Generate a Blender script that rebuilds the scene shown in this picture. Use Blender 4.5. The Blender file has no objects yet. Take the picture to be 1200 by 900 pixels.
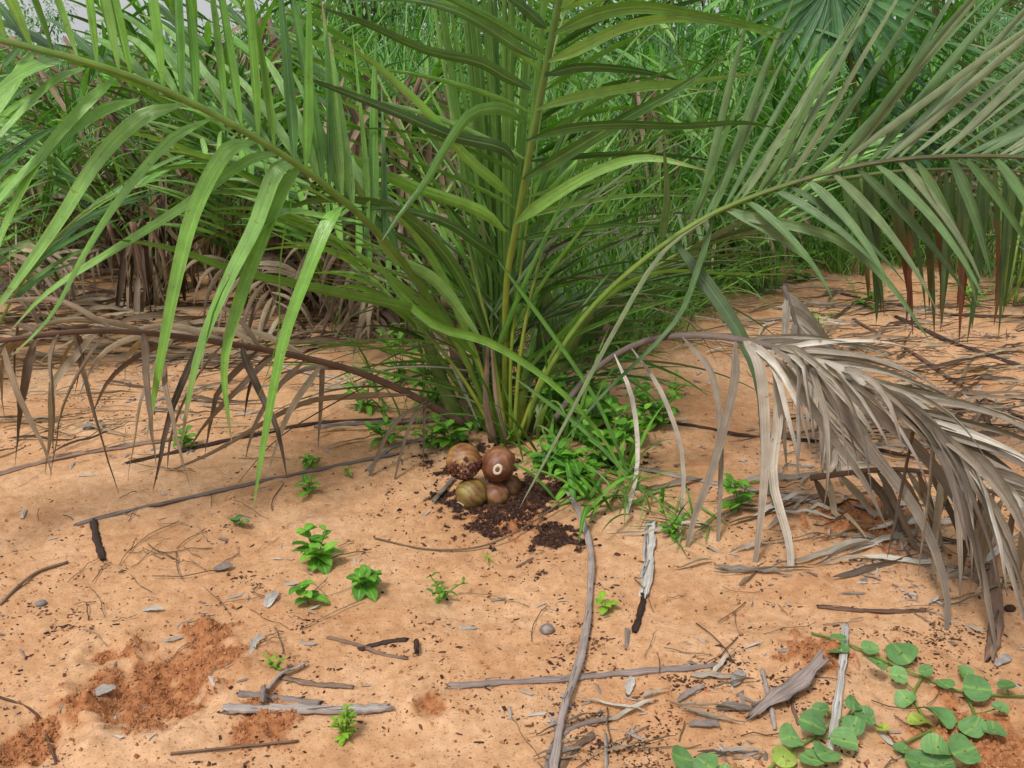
import bpy, math, random
import numpy as np
from mathutils import Vector, Matrix
random.seed(7)
R = math.radians
S = bpy.context.scene
COL = S.collection
# ------------------------------------------------------------ camera
PITCH = R(19); CH = 1.30; FPX = 1178.0
cam = bpy.data.cameras.new('camera'); co = bpy.data.objects.new('camera', cam); COL.objects.link(co)
co.location = (0, 0, CH); co.rotation_euler = (R(90) - PITCH, 0, 0)
cam.sensor_width = 36; cam.lens = 36 * FPX / 1200; cam.clip_start = 0.05; cam.clip_end = 400
S.camera = co
# ------------------------------------------------------------ sky, sun, exposure
SUN_EL, SUN_AZ = R(58), R(215)      # high, from the left and a little behind the camera
w = bpy.data.worlds.new('World'); S.world = w; w.use_nodes = True
nt = w.node_tree; nt.nodes.clear()
sky = nt.nodes.new('ShaderNodeTexSky'); sky.sky_type = 'NISHITA'; sky.sun_disc = False
sky.sun_elevation = SUN_EL; sky.sun_rotation = SUN_AZ; sky.dust_density = 6; sky.air_density = 1.0
hs = nt.nodes.new('ShaderNodeHueSaturation'); hs.inputs['Saturation'].default_value = 0.32
bg = nt.nodes.new('ShaderNodeBackground'); bg.inputs[1].default_value = 0.105
wo = nt.nodes.new('ShaderNodeOutputWorld')
nt.links.new(sky.outputs[0], hs.inputs['Color']); mxs = nt.nodes.new('ShaderNodeMix'); mxs.data_type = 'RGBA'; mxs.inputs[0].default_value = .55; mxs.inputs[7].default_value = (9.5, 9.6, 9.8, 1)   # thin even cloud over the blue
nt.links.new(hs.outputs[0], mxs.inputs[6]); nt.links.new(mxs.outputs[2], bg.inputs[0]); nt.links.new(bg.outputs[0], wo.inputs[0])
sl = bpy.data.lights.new('sun', 'SUN'); sl.energy = 2.9; sl.angle = R(12); sl.color = (1, .955, .89)
so = bpy.data.objects.new('sun', sl); COL.objects.link(so)
sd = Vector((math.sin(SUN_AZ) * math.cos(SUN_EL), math.cos(SUN_AZ) * math.cos(SUN_EL), math.sin(SUN_EL)))
so.rotation_euler = sd.to_track_quat('Z', 'Y').to_euler()
S.view_settings.view_transform = 'Standard'; S.view_settings.look = 'None'
S.view_settings.exposure = 0.0; S.view_settings.gamma = 1
S.render.engine = 'CYCLES'; S.cycles.max_bounces = 6; S.cycles.transparent_max_bounces = 6

# ------------------------------------------------------------ helpers
def ray(px, py):
    x = (px - 600) / FPX; y = (450 - py) / FPX
    c, s = math.cos(PITCH), math.sin(PITCH)
    return Vector((x, c + y * s, -s + y * c))
def P(px, py, Y):
    d = ray(px, py); t = Y / d.y
    return Vector((d.x * t, Y, CH + d.z * t))
def _h(ix, iy, seed):
    n = (ix.astype(np.int64) * 374761393 + iy.astype(np.int64) * 668265263 + seed * 1442695041) & 0xffffffff
    n = ((n ^ (n >> 13)) * 1274126177) & 0xffffffff
    return ((n ^ (n >> 16)) & 0xffff) / 65535.0
def vnoise(x, y, seed=0):
    x = np.asarray(x, float); y = np.asarray(y, float)
    ix = np.floor(x); iy = np.floor(y); fx = x - ix; fy = y - iy
    fx = fx * fx * (3 - 2 * fx); fy = fy * fy * (3 - 2 * fy)
    a = _h(ix, iy, seed); b = _h(ix + 1, iy, seed); c = _h(ix, iy + 1, seed); d = _h(ix + 1, iy + 1, seed)
    return (a + (b - a) * fx) * (1 - fy) + (c + (d - c) * fx) * fy
def fbm(x, y, sc, seed=0, o=3):
    v = 0; a = 1; t = 0
    for k in range(o):
        v = v + a * vnoise(np.asarray(x) * sc * 2 ** k, np.asarray(y) * sc * 2 ** k, seed + k * 17); t += a; a *= .55
    return v / t
def flat(px, py):
    d = ray(px, py); t = -CH / d.z
    return d.x * t, d.y * t
HOLES = [(flat(175, 808), .13, .04), (flat(225, 775), .09, .022), (flat(35, 865), .10, .028), (flat(470, 860), .12, .008), (flat(560, 700), .14, .008), (flat(880, 700), .15, .01), (flat(20, 640), .14, .012), (flat(740, 860), .1, .01), (flat(120, 765), .05, .012), (flat(505, 822), .035, .012)]
MOUNDS = [(flat(300, 790), .09, .018), (flat(150, 850), .14, .018), (flat(950, 790), .07, .02), (flat(880, 320), .5, .10), (flat(1050, 600), .3, .03), (flat(600, 500), .35, .03), (flat(430, 430), .5, .03)]
DAMP = [(flat(175, 805), .16), (flat(235, 775), .12), (flat(25, 865), .075), (flat(120, 764), .035), (flat(1010, 620), .16), (flat(310, 840), .08), (flat(960, 770), .08), (flat(600, 600), .12), (flat(505, 820), .035), (flat(245, 745), .08), (flat(1150, 870), .13), (flat(860, 300), .5), (flat(760, 330), .4)]
HUMUS = [(flat(590, 600), .15, 1), (flat(545, 590), .10, 1), (flat(650, 625), .09, 1), (flat(520, 580), .06, .9), (flat(635, 668), .03, .7), (flat(560, 545), .2, .7), (flat(620, 575), .13, 1), (flat(740, 540), .16, .5), (flat(1130, 470), .25, .4), (flat(620, 480), .4, .6)]
def gz(x, y):
    x = np.asarray(x, float); y = np.asarray(y, float)
    z = (fbm(x, y, 1.3, 3) - .5) * .06 + (fbm(x, y, 9, 5) - .5) * .016 + (fbm(x, y, 40, 9, 2) - .5) * .004
    for (cx, cy), r, dp in HOLES:
        wob = 1 + .5 * (fbm(x, y, 16, 21) - .5)
        q = np.hypot(x - cx, y - cy) / (r * wob)
        z = z - dp * np.exp(-q ** 4 * 1.5) + dp * .45 * np.exp(-((q - 1.25) / .3) ** 2) * fbm(x, y, 22, 33)
    for (cx, cy), r, hh in MOUNDS:
        z = z + hh * np.exp(-((x - cx) ** 2 + (y - cy) ** 2) / r ** 2)
    dm = damp(x, y)
    z = z + dm * ((fbm(x, y, 48, 51, 2) - .5) * .026 + np.maximum(0, fbm(x, y, 24, 57, 2) - .52) * .09)
    return z
def damp(x, y):
    m = np.zeros_like(np.asarray(x, float))
    for (cx, cy), r in DAMP:
        m = np.maximum(m, np.exp(-((x - cx) ** 2 + (y - cy) ** 2) / r ** 2 * 1.0))
    k = fbm(x, y, 28, 71, 3)
    return np.clip((m * 1.5 + (k - .5) * 1.6 - .55) * 2.6, 0, 1) * (m > .05)
def humus(x, y):
    m = np.zeros_like(np.asarray(x, float))
    for (cx, cy), r, a in HUMUS:
        m = np.maximum(m, a * np.exp(-((x - cx) ** 2 + (y - cy) ** 2) / r ** 2))
    k = fbm(x, y, 38, 91, 3)
    return np.clip((m * 1.3 + (k - .5) * 1.9 - .62) * 3.2, 0, 1)
def g1(x, y): return float(gz(np.array([x]), np.array([y]))[0])
def G(px, py, up=0):
    z = 0
    for _ in range(5):
        d = ray(px, py); t = (z - CH) / d.z
        x, y = d.x * t, d.y * t; z = g1(x, y)
    return Vector((x, y, z + up))
def hexc(r, g, b):
    f = lambda v: (v / 255 / 12.92) if v / 255 <= .04045 else ((v / 255 + .055) / 1.055) ** 2.4
    return (f(r), f(g), f(b), 1)

class MB:
    def __init__(s): s.v = []; s.f = []; s.a = []
    def add(s, vs, fs, at):
        o = len(s.v); s.v += vs; s.f += [tuple(i + o for i in f) for f in fs]; s.a += at
    def build(s, name, mat, parent=None, smooth=True):
        me = bpy.data.meshes.new(name); me.from_pydata([tuple(v) for v in s.v], [], s.f)
        arr = np.array(s.a, dtype=np.float32).reshape(-1, 3)
        for k, nm in enumerate(('u', 'v', 't')):
            at = me.attributes.new(nm, 'FLOAT', 'POINT'); at.data.foreach_set('value', np.ascontiguousarray(arr[:, k]))
        if smooth: me.polygons.foreach_set('use_smooth', [True] * len(me.polygons))
        me.materials.append(mat); me.update()
        o = bpy.data.objects.new(name, me); COL.objects.link(o)
        if parent: put(o, parent)
        return o
def put(o, parent):
    o.parent = parent
    o.matrix_parent_inverse = parent_world(parent).inverted()
def parent_world(p):
    m = Matrix.LocRotScale(p.location, p.rotation_euler, p.scale)
    return m if not p.parent else parent_world(p.parent) @ p.matrix_parent_inverse @ m
def tag(o, label=None, cat=None, group=None, kind=None):
    if label: o['label'] = label
    if cat: o['category'] = cat
    if group: o['group'] = group
    if kind: o['kind'] = kind
    return o
def thing(name, label, cat, loc=(0, 0, 0), group=None):
    o = bpy.data.objects.new(name, None); o.empty_display_size = .1; COL.objects.link(o); o.location = loc
    return tag(o, label, cat, group)
def copy_tree(o, parent=None):
    c = o.copy(); COL.objects.link(c)
    if parent: c.parent = parent
    for ch in list(o.children): copy_tree(ch, c)
    return c
def spline(pts, n):
    pts = [Vector(p) for p in pts]
    if len(pts) == 2: return [pts[0].lerp(pts[1], i / n) for i in range(n + 1)]
    q = [pts[0] * 2 - pts[1]] + pts + [pts[-1] * 2 - pts[-2]]
    seg = len(pts) - 1; out = []
    for i in range(n + 1):
        f = i / n * seg; k = min(int(f), seg - 1); t = f - k
        a, b, c, d = q[k:k + 4]
        out.append(.5 * ((2 * b) + (c - a) * t + (2 * a - 5 * b + 4 * c - d) * t * t + (3 * b - a - 3 * c + d) * t ** 3))
    return out
def ribbon(mb, pts, w, side, fold=.25, t=None, twist=0, prof=None, curl=0):
    """a leaf blade: two halves folded along the midrib"""
    n = len(pts) - 1; t = random.random() if t is None else t
    vs = []; at = []; s = Vector(side)
    for i, p in enumerate(pts):
        u = i / n
        tg = (pts[min(i + 1, n)] - pts[max(i - 1, 0)]).normalized()
        s = (s - tg * s.dot(tg))
        s = s.normalized() if s.length > 1e-5 else tg.orthogonal().normalized()
        if twist: s = Matrix.Rotation(twist / n, 3, tg) @ s
        nn = tg.cross(s)
        ww = w * .5 * (prof(u) if prof else min(1, .22 + 5 * u) * (1 - u ** 2.2) ** .8)
        ww = max(ww, .0006)
        fd = fold * ww * (1 - curl * u)
        vs += [p - s * ww + nn * fd, p, p + s * ww + nn * fd]
        at += [u, -1, t, u, 0, t, u, 1, t]
    fs = []
    for i in range(n):
        a = i * 3; fs += [(a, a + 3, a + 4, a + 1), (a + 1, a + 4, a + 5, a + 2)]
    mb.add(vs, fs, at)
def tube(mb, pts, r, seg=7, flat_=1.0, t=None, cap=True, side=None, ridge=0, rag=0):
    """r: radius or function of u; flat_ squashes it along its normal"""
    n = len(pts) - 1; t = random.random() if t is None else t
    rf = r if callable(r) else (lambda u: r)
    vs = []; at = []; s = Vector(side) if side else Vector((.31, .2, .93))
    rg = [1 + random.uniform(-1, 1) * ridge for _ in range(seg)]; re = [[random.uniform(-rag, rag) for _ in range(seg)] for _ in range(2)]
    for i, p in enumerate(pts):
        u = i / n; tg = (pts[min(i + 1, n)] - pts[max(i - 1, 0)]).normalized()
        s = s - tg * s.dot(tg)
        s = s.normalized() if s.length > 1e-4 else tg.orthogonal().normalized()
        b = tg.cross(s); rr = rf(u)
        for k in range(seg):
            a = 2 * math.pi * k / seg
            k2 = rg[k] * (1 + random.uniform(-.25, .25) * ridge)
            off = tg * (re[0][k] if i == 0 else re[1][k] if i == n else 0)
            vs.append(p + s * math.cos(a) * rr * k2 + b * math.sin(a) * rr * flat_ * k2 + off); at += [u, math.cos(a), t]
    fs = []
    for i in range(n):
        for k in range(seg):
            a = i * seg + k; b = i * seg + (k + 1) % seg
            fs.append((a, b, b + seg, a + seg))
    if cap:
        fs.append(tuple(range(seg))[::-1]); fs.append(tuple(n * seg + k for k in range(seg)))
    mb.add(vs, fs, at)
def grow(p, d, L, droop, n=9, floor=False, wob=.05, kink=None):
    p = Vector(p); d = Vector(d).normalized(); out = [p.copy()]
    for i in range(n):
        u = (i + 1) / n
        d = d + Vector((0, 0, -1)) * droop * 1.5 / n * (.35 + 1.3 * u) + Vector((random.uniform(-1, 1), random.uniform(-1, 1), random.uniform(-1, 1))) * wob / n * 3
        if kink and abs(u - kink) < .5 / n + 1e-4: d = d * .25 + Vector((random.uniform(-.3, .3), random.uniform(-.4, .1), -1))
        d.normalize(); q = p + d * L / n
        if floor:
            z = g1(q.x, q.y) + .006 + .01 * random.random()
            if q.z < z: q.z = z; d = Vector((d.x, d.y, 0)); d = d.normalized() if d.length > .05 else Vector((random.uniform(-1, 1), -1, 0)).normalized()
        p = q; out.append(p.copy())
    return out

# ------------------------------------------------------------ materials
def newmat(name):
    m = bpy.data.materials.new(name); m.use_nodes = True; n = m.node_tree; n.nodes.clear()
    return m, n, n.nodes, n.links
def ramp(N, stops):
    r = N.new('ShaderNodeValToRGB'); e = r.color_ramp.elements
    e[0].position, e[0].color = stops[0][0], stops[0][1]
    e[1].position, e[1].color = stops[-1][0], stops[-1][1]
    for p, c in stops[1:-1]:
        k = e.new(p); k.color = c
    return r
def leafmat(name, cols, tip=None, tipat=.9, rough=.42, trans=.25, stripe=.35, rib=.25, tipsoft=.12, spec=.5, tipvar=.25):
    m, n, N, L = newmat(name)
    def attr(a):
        k = N.new('ShaderNodeAttribute'); k.attribute_name = a; return k.outputs['Fac']
    def math_(op, a, b=None, c=None):
        k = N.new('ShaderNodeMath'); k.operation = op
        for i, x in enumerate((a, b, c)):
            if x is None: continue
            if isinstance(x, (int, float)): k.inputs[i].default_value = x
            else: L.new(x, k.inputs[i])
        return k.outputs[0]
    def mix(f, a, b, mode='MIX'):
        k = N.new('ShaderNodeMix'); k.data_type = 'RGBA'; k.blend_type = mode
        for i, x in ((0, f), (6, a), (7, b)):
            if isinstance(x, (int, float)): k.inputs[i].default_value = x
            elif isinstance(x, tuple): k.inputs[i].default_value = x
            else: L.new(x, k.inputs[i])
        return k.outputs[2]
    u, v, t = attr('u'), attr('v'), attr('t')
    rp = ramp(N, [(i / (len(cols) - 1), c) for i, c in enumerate(cols)]); L.new(t, rp.inputs[0])
    cx = N.new('ShaderNodeCombineXYZ')
    L.new(math_('MULTIPLY', v, 5.0), cx.inputs[0]); L.new(math_('MULTIPLY', u, 2.2), cx.inputs[1]); L.new(math_('MULTIPLY', t, 97.0), cx.inputs[2])
    ns = N.new('ShaderNodeTexNoise'); ns.inputs['Scale'].default_value = 1.6; ns.inputs['Detail'].default_value = 3; L.new(cx.outputs[0], ns.inputs['Vector'])
    sv = math_('MULTIPLY_ADD', ns.outputs['Fac'], stripe * 2.2, 1 - stripe * 1.1)
    col = mix(1.0, rp.outputs[0], mix(0.0, (1, 1, 1, 1), (1, 1, 1, 1)), 'MULTIPLY')
    vm = N.new('ShaderNodeVectorMath'); vm.operation = 'SCALE'; L.new(rp.outputs[0], vm.inputs[0]); L.new(sv, vm.inputs['Scale'])
    col = vm.outputs[0]
    # pale midrib
    rv = math_('SUBTRACT', 1.0, math_('MULTIPLY', math_('ABSOLUTE', v), 6.0)); rv = math_('MAXIMUM', rv, 0.0)
    lighter = tuple(min(1, c * 1.9 + .03) for c in cols[-1][:3]) + (1,)
    col = mix(math_('MULTIPLY', rv, rib), col, lighter)
    # blotches
    tc = N.new('ShaderNodeTexCoord'); n2 = N.new('ShaderNodeTexNoise'); n2.inputs['Scale'].default_value = 22; n2.inputs['Detail'].default_value = 4
    L.new(tc.outputs['Object'], n2.inputs['Vector'])
    if tip:
        f = math_('ADD', u, math_('MULTIPLY', math_('SUBTRACT', n2.outputs['Fac'], .5), .35))
        f = math_('ADD', f, math_('MULTIPLY', math_('SUBTRACT', t, .5), tipvar))
        f = math_('DIVIDE', math_('SUBTRACT', f, tipat), tipsoft)
        k = N.new('ShaderNodeClamp'); L.new(f, k.inputs[0])
        col = mix(k.outputs[0], col, tip)
    if trans:
        n3 = N.new('ShaderNodeTexNoise'); n3.inputs['Scale'].default_value = 75; n3.inputs['Detail'].default_value = 3; L.new(tc.outputs['Object'], n3.inputs['Vector'])
        k = N.new('ShaderNodeMapRange'); k.inputs['From Min'].default_value = .66; k.inputs['From Max'].default_value = .71; k.inputs['To Max'].default_value = .6; L.new(n3.outputs['Fac'], k.inputs['Value'])
        col = mix(k.outputs[0], col, (.17, .10, .04, 1))
    b2 = math_('MULTIPLY_ADD', n2.outputs['Fac'], .9, .55)
    vm = N.new('ShaderNodeVectorMath'); vm.operation = 'SCALE'; L.new(col, vm.inputs[0]); L.new(b2, vm.inputs['Scale']); col = vm.outputs[0]
    p = N.new('ShaderNodeBsdfPrincipled'); p.inputs['Roughness'].default_value = rough; p.inputs['Specular IOR Level'].default_value = spec
    L.new(col, p.inputs['Base Color'])
    bp = N.new('ShaderNodeBump'); bp.inputs['Strength'].default_value = .8; bp.inputs['Distance'].default_value = .003
    L.new(ns.outputs['Fac'], bp.inputs['Height']); L.new(bp.outputs[0], p.inputs['Normal'])
    out = N.new('ShaderNodeOutputMaterial')
    if trans:
        tr = N.new('ShaderNodeBsdfTranslucent'); L.new(mix(1.0, col, (1.15, 1.45, .45, 1), 'MULTIPLY'), tr.inputs[0])
        ms = N.new('ShaderNodeMixShader'); ms.inputs[0].default_value = trans
        L.new(p.outputs[0], ms.inputs[1]); L.new(tr.outputs[0], ms.inputs[2]); L.new(ms.outputs[0], out.inputs[0])
    else: L.new(p.outputs[0], out.inputs[0])
    return m
C = lambda *a: tuple(a) + (1,)
GREEN = leafmat('palm_leaf_green', [C(.020, .070, .010), C(.065, .195, .018), C(.125, .30, .030), C(.18, .38, .05), C(.20, .38, .10)], tip=C(.30, .24, .12), tipat=.97, tipsoft=.08, rough=.33, trans=.2, spec=.8, stripe=.5)
GREYGREEN = leafmat('palm_leaf_grey_green', [C(.065, .11, .045), C(.09, .18, .05), C(.13, .22, .08), C(.20, .23, .13), C(.08, .18, .04)], tip=C(.23, .14, .09), tipat=.97, tipsoft=.35, rough=.42, trans=.12, stripe=.55, spec=.6)
REDTIP = leafmat('palm_leaf_red_tip', [C(.06, .12, .04), C(.09, .16, .05), C(.10, .15, .06)], tip=C(.20, .068, .032), tipat=.62, tipsoft=.35, tipvar=.9)
DEADGREY = leafmat('dead_leaf_grey', [C(.085, .06, .045), C(.27, .22, .17), C(.42, .365, .30), C(.56, .51, .44), C(.13, .095, .07)], tip=C(.12, .075, .052), tipat=.68, tipsoft=.4, rough=.6, trans=.1, stripe=.8, rib=.1)
DEADBROWN = leafmat('dead_leaf_brown', [C(.06, .035, .02), C(.14, .09, .055), C(.25, .18, .115), C(.38, .30, .20)], rough=.65, trans=.1, stripe=.7, rib=.1)
BGGREEN = leafmat('thicket_leaf_green', [C(.025, .10, .015), C(.06, .20, .028), C(.12, .32, .055), C(.22, .44, .11)], tip=C(.3, .27, .14), tipat=.98, trans=.3)
BGBLUE = leafmat('thicket_leaf_blue_green', [C(.025, .09, .03), C(.06, .17, .055), C(.11, .26, .09)], trans=.25)
WEED = leafmat('weed_leaf', [C(.07, .22, .02), C(.13, .35, .03), C(.21, .46, .05)], stripe=.15, rib=.4, rough=.5, trans=.3)
LIME = leafmat('lime_leaf', [C(.22, .42, .03), C(.30, .50, .05)], stripe=.15, rough=.5, trans=.35)
VINE = leafmat('vine_leaf', [C(.08, .19, .055), C(.12, .26, .08), C(.17, .33, .11), C(.34, .42, .06)], stripe=.25, rib=.16, rough=.55, trans=.2)
GRASS = leafmat('grass_blade', [C(.035, .12, .012), C(.08, .23, .025), C(.16, .35, .055), C(.30, .38, .15)], tip=C(.4, .34, .2), tipat=1.0, trans=.3)
RACHIS = leafmat('green_stalk', [C(.12, .22, .03), C(.18, .28, .04)], stripe=.25, rib=0, rough=.4, trans=0)
RACHISC = leafmat('fading_stalk', [C(.12, .22, .03), C(.16, .25, .04)], tip=C(.075, .075, .025), tipat=.55, tipsoft=.2, stripe=.5, rib=0, trans=0)
RACHISDARK = leafmat('dark_green_stalk', [C(.10, .15, .03), C(.15, .20, .05)], stripe=.35, rib=0, rough=.45, trans=0)
YSTALK = leafmat('yellow_green_stalk', [C(.20, .27, .03), C(.24, .26, .035)], tip=C(.10, .21, .045), tipat=.35, tipsoft=.4, stripe=.2, rib=0, rough=.4, trans=0)
def wood(name, cols, rough=.75):
    return leafmat(name, cols, stripe=.85, rib=0, rough=rough, trans=0, spec=.2)
WGREY = wood('weathered_grey_wood', [C(.16, .125, .11), C(.27, .22, .20), C(.36, .31, .28)])
WBROWN = wood('brown_wood', [C(.11, .062, .042), C(.19, .12, .085), C(.25, .17, .125)])
WDARK = wood('charred_wood', [C(.03, .019, .015), C(.06, .038, .03)])
def chipmat(name, cols, rough=.85):
    m, n, N, L = newmat(name)
    a = N.new('ShaderNodeAttribute'); a.attribute_name = 't'
    r = ramp(N, [(i / (len(cols) - 1), c) for i, c in enumerate(cols)]); L.new(a.outputs['Fac'], r.inputs[0])
    p = N.new('ShaderNodeBsdfPrincipled'); p.inputs['Roughness'].default_value = rough; p.inputs['Specular IOR Level'].default_value = .2
    L.new(r.outputs[0], p.inputs['Base Color']); o = N.new('ShaderNodeOutputMaterial'); L.new(p.outputs[0], o.inputs[0])
    return m
CHIPD = chipmat('dark_chips', [C(.025, .014, .010), C(.07, .032, .02), C(.15, .065, .035)])
CHIPL = chipmat('pale_chips', [C(.14, .10, .08), C(.28, .23, .2), C(.42, .38, .35)])
CHIPS = chipmat('sand_clods', [C(.34, .14, .06), C(.42, .20, .09), C(.24, .085, .035)])
HUM = chipmat('humus_crumbs', [C(.016, .010, .008), C(.04, .02, .014), C(.10, .045, .028)])
STONE = chipmat('stone', [C(.17, .16, .16), C(.24, .22, .22)])
PALE = wood('pale_bark', [C(.28, .25, .23), C(.40, .37, .34), C(.46, .43, .40)])

def sandmat():
    m, n, N, L = newmat('orange_sand')
    tc = N.new('ShaderNodeTexCoord')
    def noise(s, d=4, r=.6):
        k = N.new('ShaderNodeTexNoise'); k.inputs['Scale'].default_value = s; k.inputs['Detail'].default_value = d; k.inputs['Roughness'].default_value = r
        L.new(tc.outputs['Object'], k.inputs['Vector']); return k.outputs['Fac']
    def mx(f, a, b, mode='MIX'):
        k = N.new('ShaderNodeMix'); k.data_type = 'RGBA'; k.blend_type = mode
        for i, x in ((0, f), (6, a), (7, b)):
            if isinstance(x, (float, int, tuple)): k.inputs[i].default_value = x
            else: L.new(x, k.inputs[i])
        return k.outputs[2]
    r1 = ramp(N, [(.3, C(.43, .225, .112)), (.5, C(.53, .313, .172)), (.7, C(.60, .388, .240))]); L.new(noise(2.2, 6), r1.inputs[0])
    r2 = ramp(N, [(.35, C(.86, .80, .74)), (.65, C(1.08, 1.08, 1.08))]); L.new(noise(35, 4), r2.inputs[0])
    c = mx(1.0, r1.outputs[0], r2.outputs[0], 'MULTIPLY')
    r3 = ramp(N, [(.25, C(.70, .62, .55)), (.5, C(1, 1, 1)), (.8, C(1.14, 1.14, 1.16))]); L.new(noise(620, 2, .7), r3.inputs[0])
    c = mx(.8, c, r3.outputs[0], 'MULTIPLY')
    r4 = ramp(N, [(.0, C(.8, .8, .8)), (.33, C(.85, .8, .8)), (.42, C(0, 0, 0)), (1, C(0, 0, 0))]); L.new(noise(150, 3, .65), r4.inputs[0])
    c = mx(r4.outputs[0], c, C(.20, .085, .045))
    sx = N.new('ShaderNodeSeparateXYZ'); L.new(tc.outputs['Object'], sx.inputs[0])
    mr = N.new('ShaderNodeMapRange'); mr.inputs['From Min'].default_value = 8.5; mr.inputs['From Max'].default_value = 11; L.new(sx.outputs['Y'], mr.inputs['Value'])
    c = mx(mr.outputs[0], c, C(.05, .085, .03))      # ground cover beyond the clearing
    dm = N.new('ShaderNodeAttribute'); dm.attribute_name = 'damp'
    r5 = ramp(N, [(.3, C(.20, .070, .028)), (.5, C(.34, .14, .058)), (.75, C(.46, .22, .10))]); L.new(noise(60, 4), r5.inputs[0])
    c = mx(dm.outputs['Fac'], c, r5.outputs[0])
    hm = N.new('ShaderNodeAttribute'); hm.attribute_name = 'humus'
    r6 = ramp(N, [(.35, C(.018, .010, .007)), (.6, C(.06, .026, .016)), (.75, C(.16, .07, .04))]); L.new(noise(110, 4), r6.inputs[0])
    c = mx(hm.outputs['Fac'], c, r6.outputs[0])
    p = N.new('ShaderNodeBsdfPrincipled'); p.inputs['Roughness'].default_value = .92; p.inputs['Specular IOR Level'].default_value = .15
    L.new(c, p.inputs['Base Color'])
    b1 = N.new('ShaderNodeBump'); b1.inputs['Strength'].default_value = .6; b1.inputs['Distance'].default_value = .008; L.new(noise(55, 5, .65), b1.inputs['Height'])
    b2 = N.new('ShaderNodeBump'); b2.inputs['Strength'].default_value = .5; b2.inputs['Distance'].default_value = .0015; L.new(noise(700, 2), b2.inputs['Height']); L.new(b1.outputs[0], b2.inputs['Normal'])
    L.new(b2.outputs[0], p.inputs['Normal'])
    o = N.new('ShaderNodeOutputMaterial'); L.new(p.outputs[0], o.inputs[0]); return m

# ------------------------------------------------------------ ground
def lines(a, b, st, lo, hi):
    l = list(np.arange(a, b, st)); s = st
    x = b
    while x < hi: l.append(x); s *= 1.09; x += s
    x = a - st; s = st
    while x > lo: l.insert(0, x); s *= 1.09; x -= s
    return np.array(l)
def ground():
    xs = lines(-1.6, 1.6, .0075, -120, 120); ys = lines(1.35, 3.6, .0075, -30, 200)
    X, Y = np.meshgrid(xs, ys); Z = gz(X, Y) * np.clip(1.2 - np.hypot(X, Y - 3) / 40, 0, 1)
    nx, ny = len(xs), len(ys)
    v = np.stack([X, Y, Z], -1).reshape(-1, 3)
    i = np.arange((nx - 1) * (ny - 1)); r, c = i // (nx - 1), i % (nx - 1); a = r * nx + c
    f = np.stack([a, a + 1, a + nx + 1, a + nx], -1)
    me = bpy.data.meshes.new('ground'); me.vertices.add(len(v)); me.vertices.foreach_set('co', v.ravel())
    me.loops.add(f.size); me.loops.foreach_set('vertex_index', f.ravel().astype(np.int32))
    me.polygons.add(len(f)); me.polygons.foreach_set('loop_start', np.arange(0, f.size, 4, dtype=np.int32))
    me.polygons.foreach_set('use_smooth', [True] * len(f)); me.update(calc_edges=True)
    for nm, fn in (('damp', damp), ('humus', humus)):
        at = me.attributes.new(nm, 'FLOAT', 'POINT'); at.data.foreach_set('value', fn(X, Y).ravel().astype(np.float32))
    me.materials.append(sandmat())
    o = bpy.data.objects.new('ground', me); COL.objects.link(o); tag(o, kind='structure')
ground()

# ------------------------------------------------------------ fronds
def frond(parent, pts, r0, sides, rmat, lmat, n=40, name='frond', tt=None, r1=None, flat_=.7, extra=None, label=None, ns=30):
    """pts: control points of the rachis. sides: list of dict(dir, fwd, s0, s1, n, L, w, droop ...)"""
    Rr = spline(pts, ns)
    mb = MB(); r1 = r1 if r1 is not None else r0 * .3
    tube(mb, Rr, lambda u: r0 + (r1 - r0) * u ** .8, seg=8, flat_=flat_)
    fo = mb.build(name, rmat, parent)
    if label: fo['label'] = label
    lb = MB()
    for sd_ in sides:
        m = sd_['n']
        for k in range(m):
            q = (k + .5 + random.uniform(-.3, .3)) / m
            s = sd_['s0'] + (sd_['s1'] - sd_['s0']) * q
            f = s * ns; i = min(int(f), ns - 1); p = Rr[i].lerp(Rr[i + 1], f - i)
            tg = (Rr[min(i + 1, ns)] - Rr[max(i - 1, 0)]).normalized()
            dv = Vector(sd_['dir']); dv = (dv - tg * dv.dot(tg)).normalized()
            j = sd_.get('jit', .12)
            d = dv + tg * sd_['fwd'] + Vector((random.uniform(-j, j), random.uniform(-j, j), random.uniform(-j, j)))
            Lf = sd_['L'] * (1 - .35 * abs(q - .4) / .6) * random.uniform(.85, 1.12)
            kink = random.uniform(.35, .7) if random.random() < sd_.get('kink', 0) else None
            gp = grow(p, d, Lf, sd_['droop'] * random.uniform(.75, 1.3), n=sd_.get('seg', 10), floor=sd_.get('floor', False), wob=sd_.get('wob', .05), kink=kink)
            side = Vector(sd_.get('side', tg))
            ribbon(lb, gp, sd_['w'] * random.uniform(.8, 1.15), side, fold=sd_.get('fold', .35), twist=random.uniform(-1, 1) * sd_.get('twist', .5))
    if extra:
        for pl, wd, sdv in extra:
            sp = spline(pl, 16); ribbon(lb, sp, wd, sdv, fold=.32, twist=random.uniform(-.4, .4), t=tt(random.random()) if tt else None)
    if lb.v:
        lb.build('foliage', lmat, fo)
    return fo
def PL(Y0, Y1, *pp):
    n = len(pp) - 1
    return [P(x, y, Y0 + (Y1 - Y0) * i / n) for i, (x, y) in enumerate(pp)]

base = G(585, 512)
BY = base.y
palm = thing('young_palm', 'large young palm with arching green fronds rising from sand behind the pile of brown nuts', 'palm', base)
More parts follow.
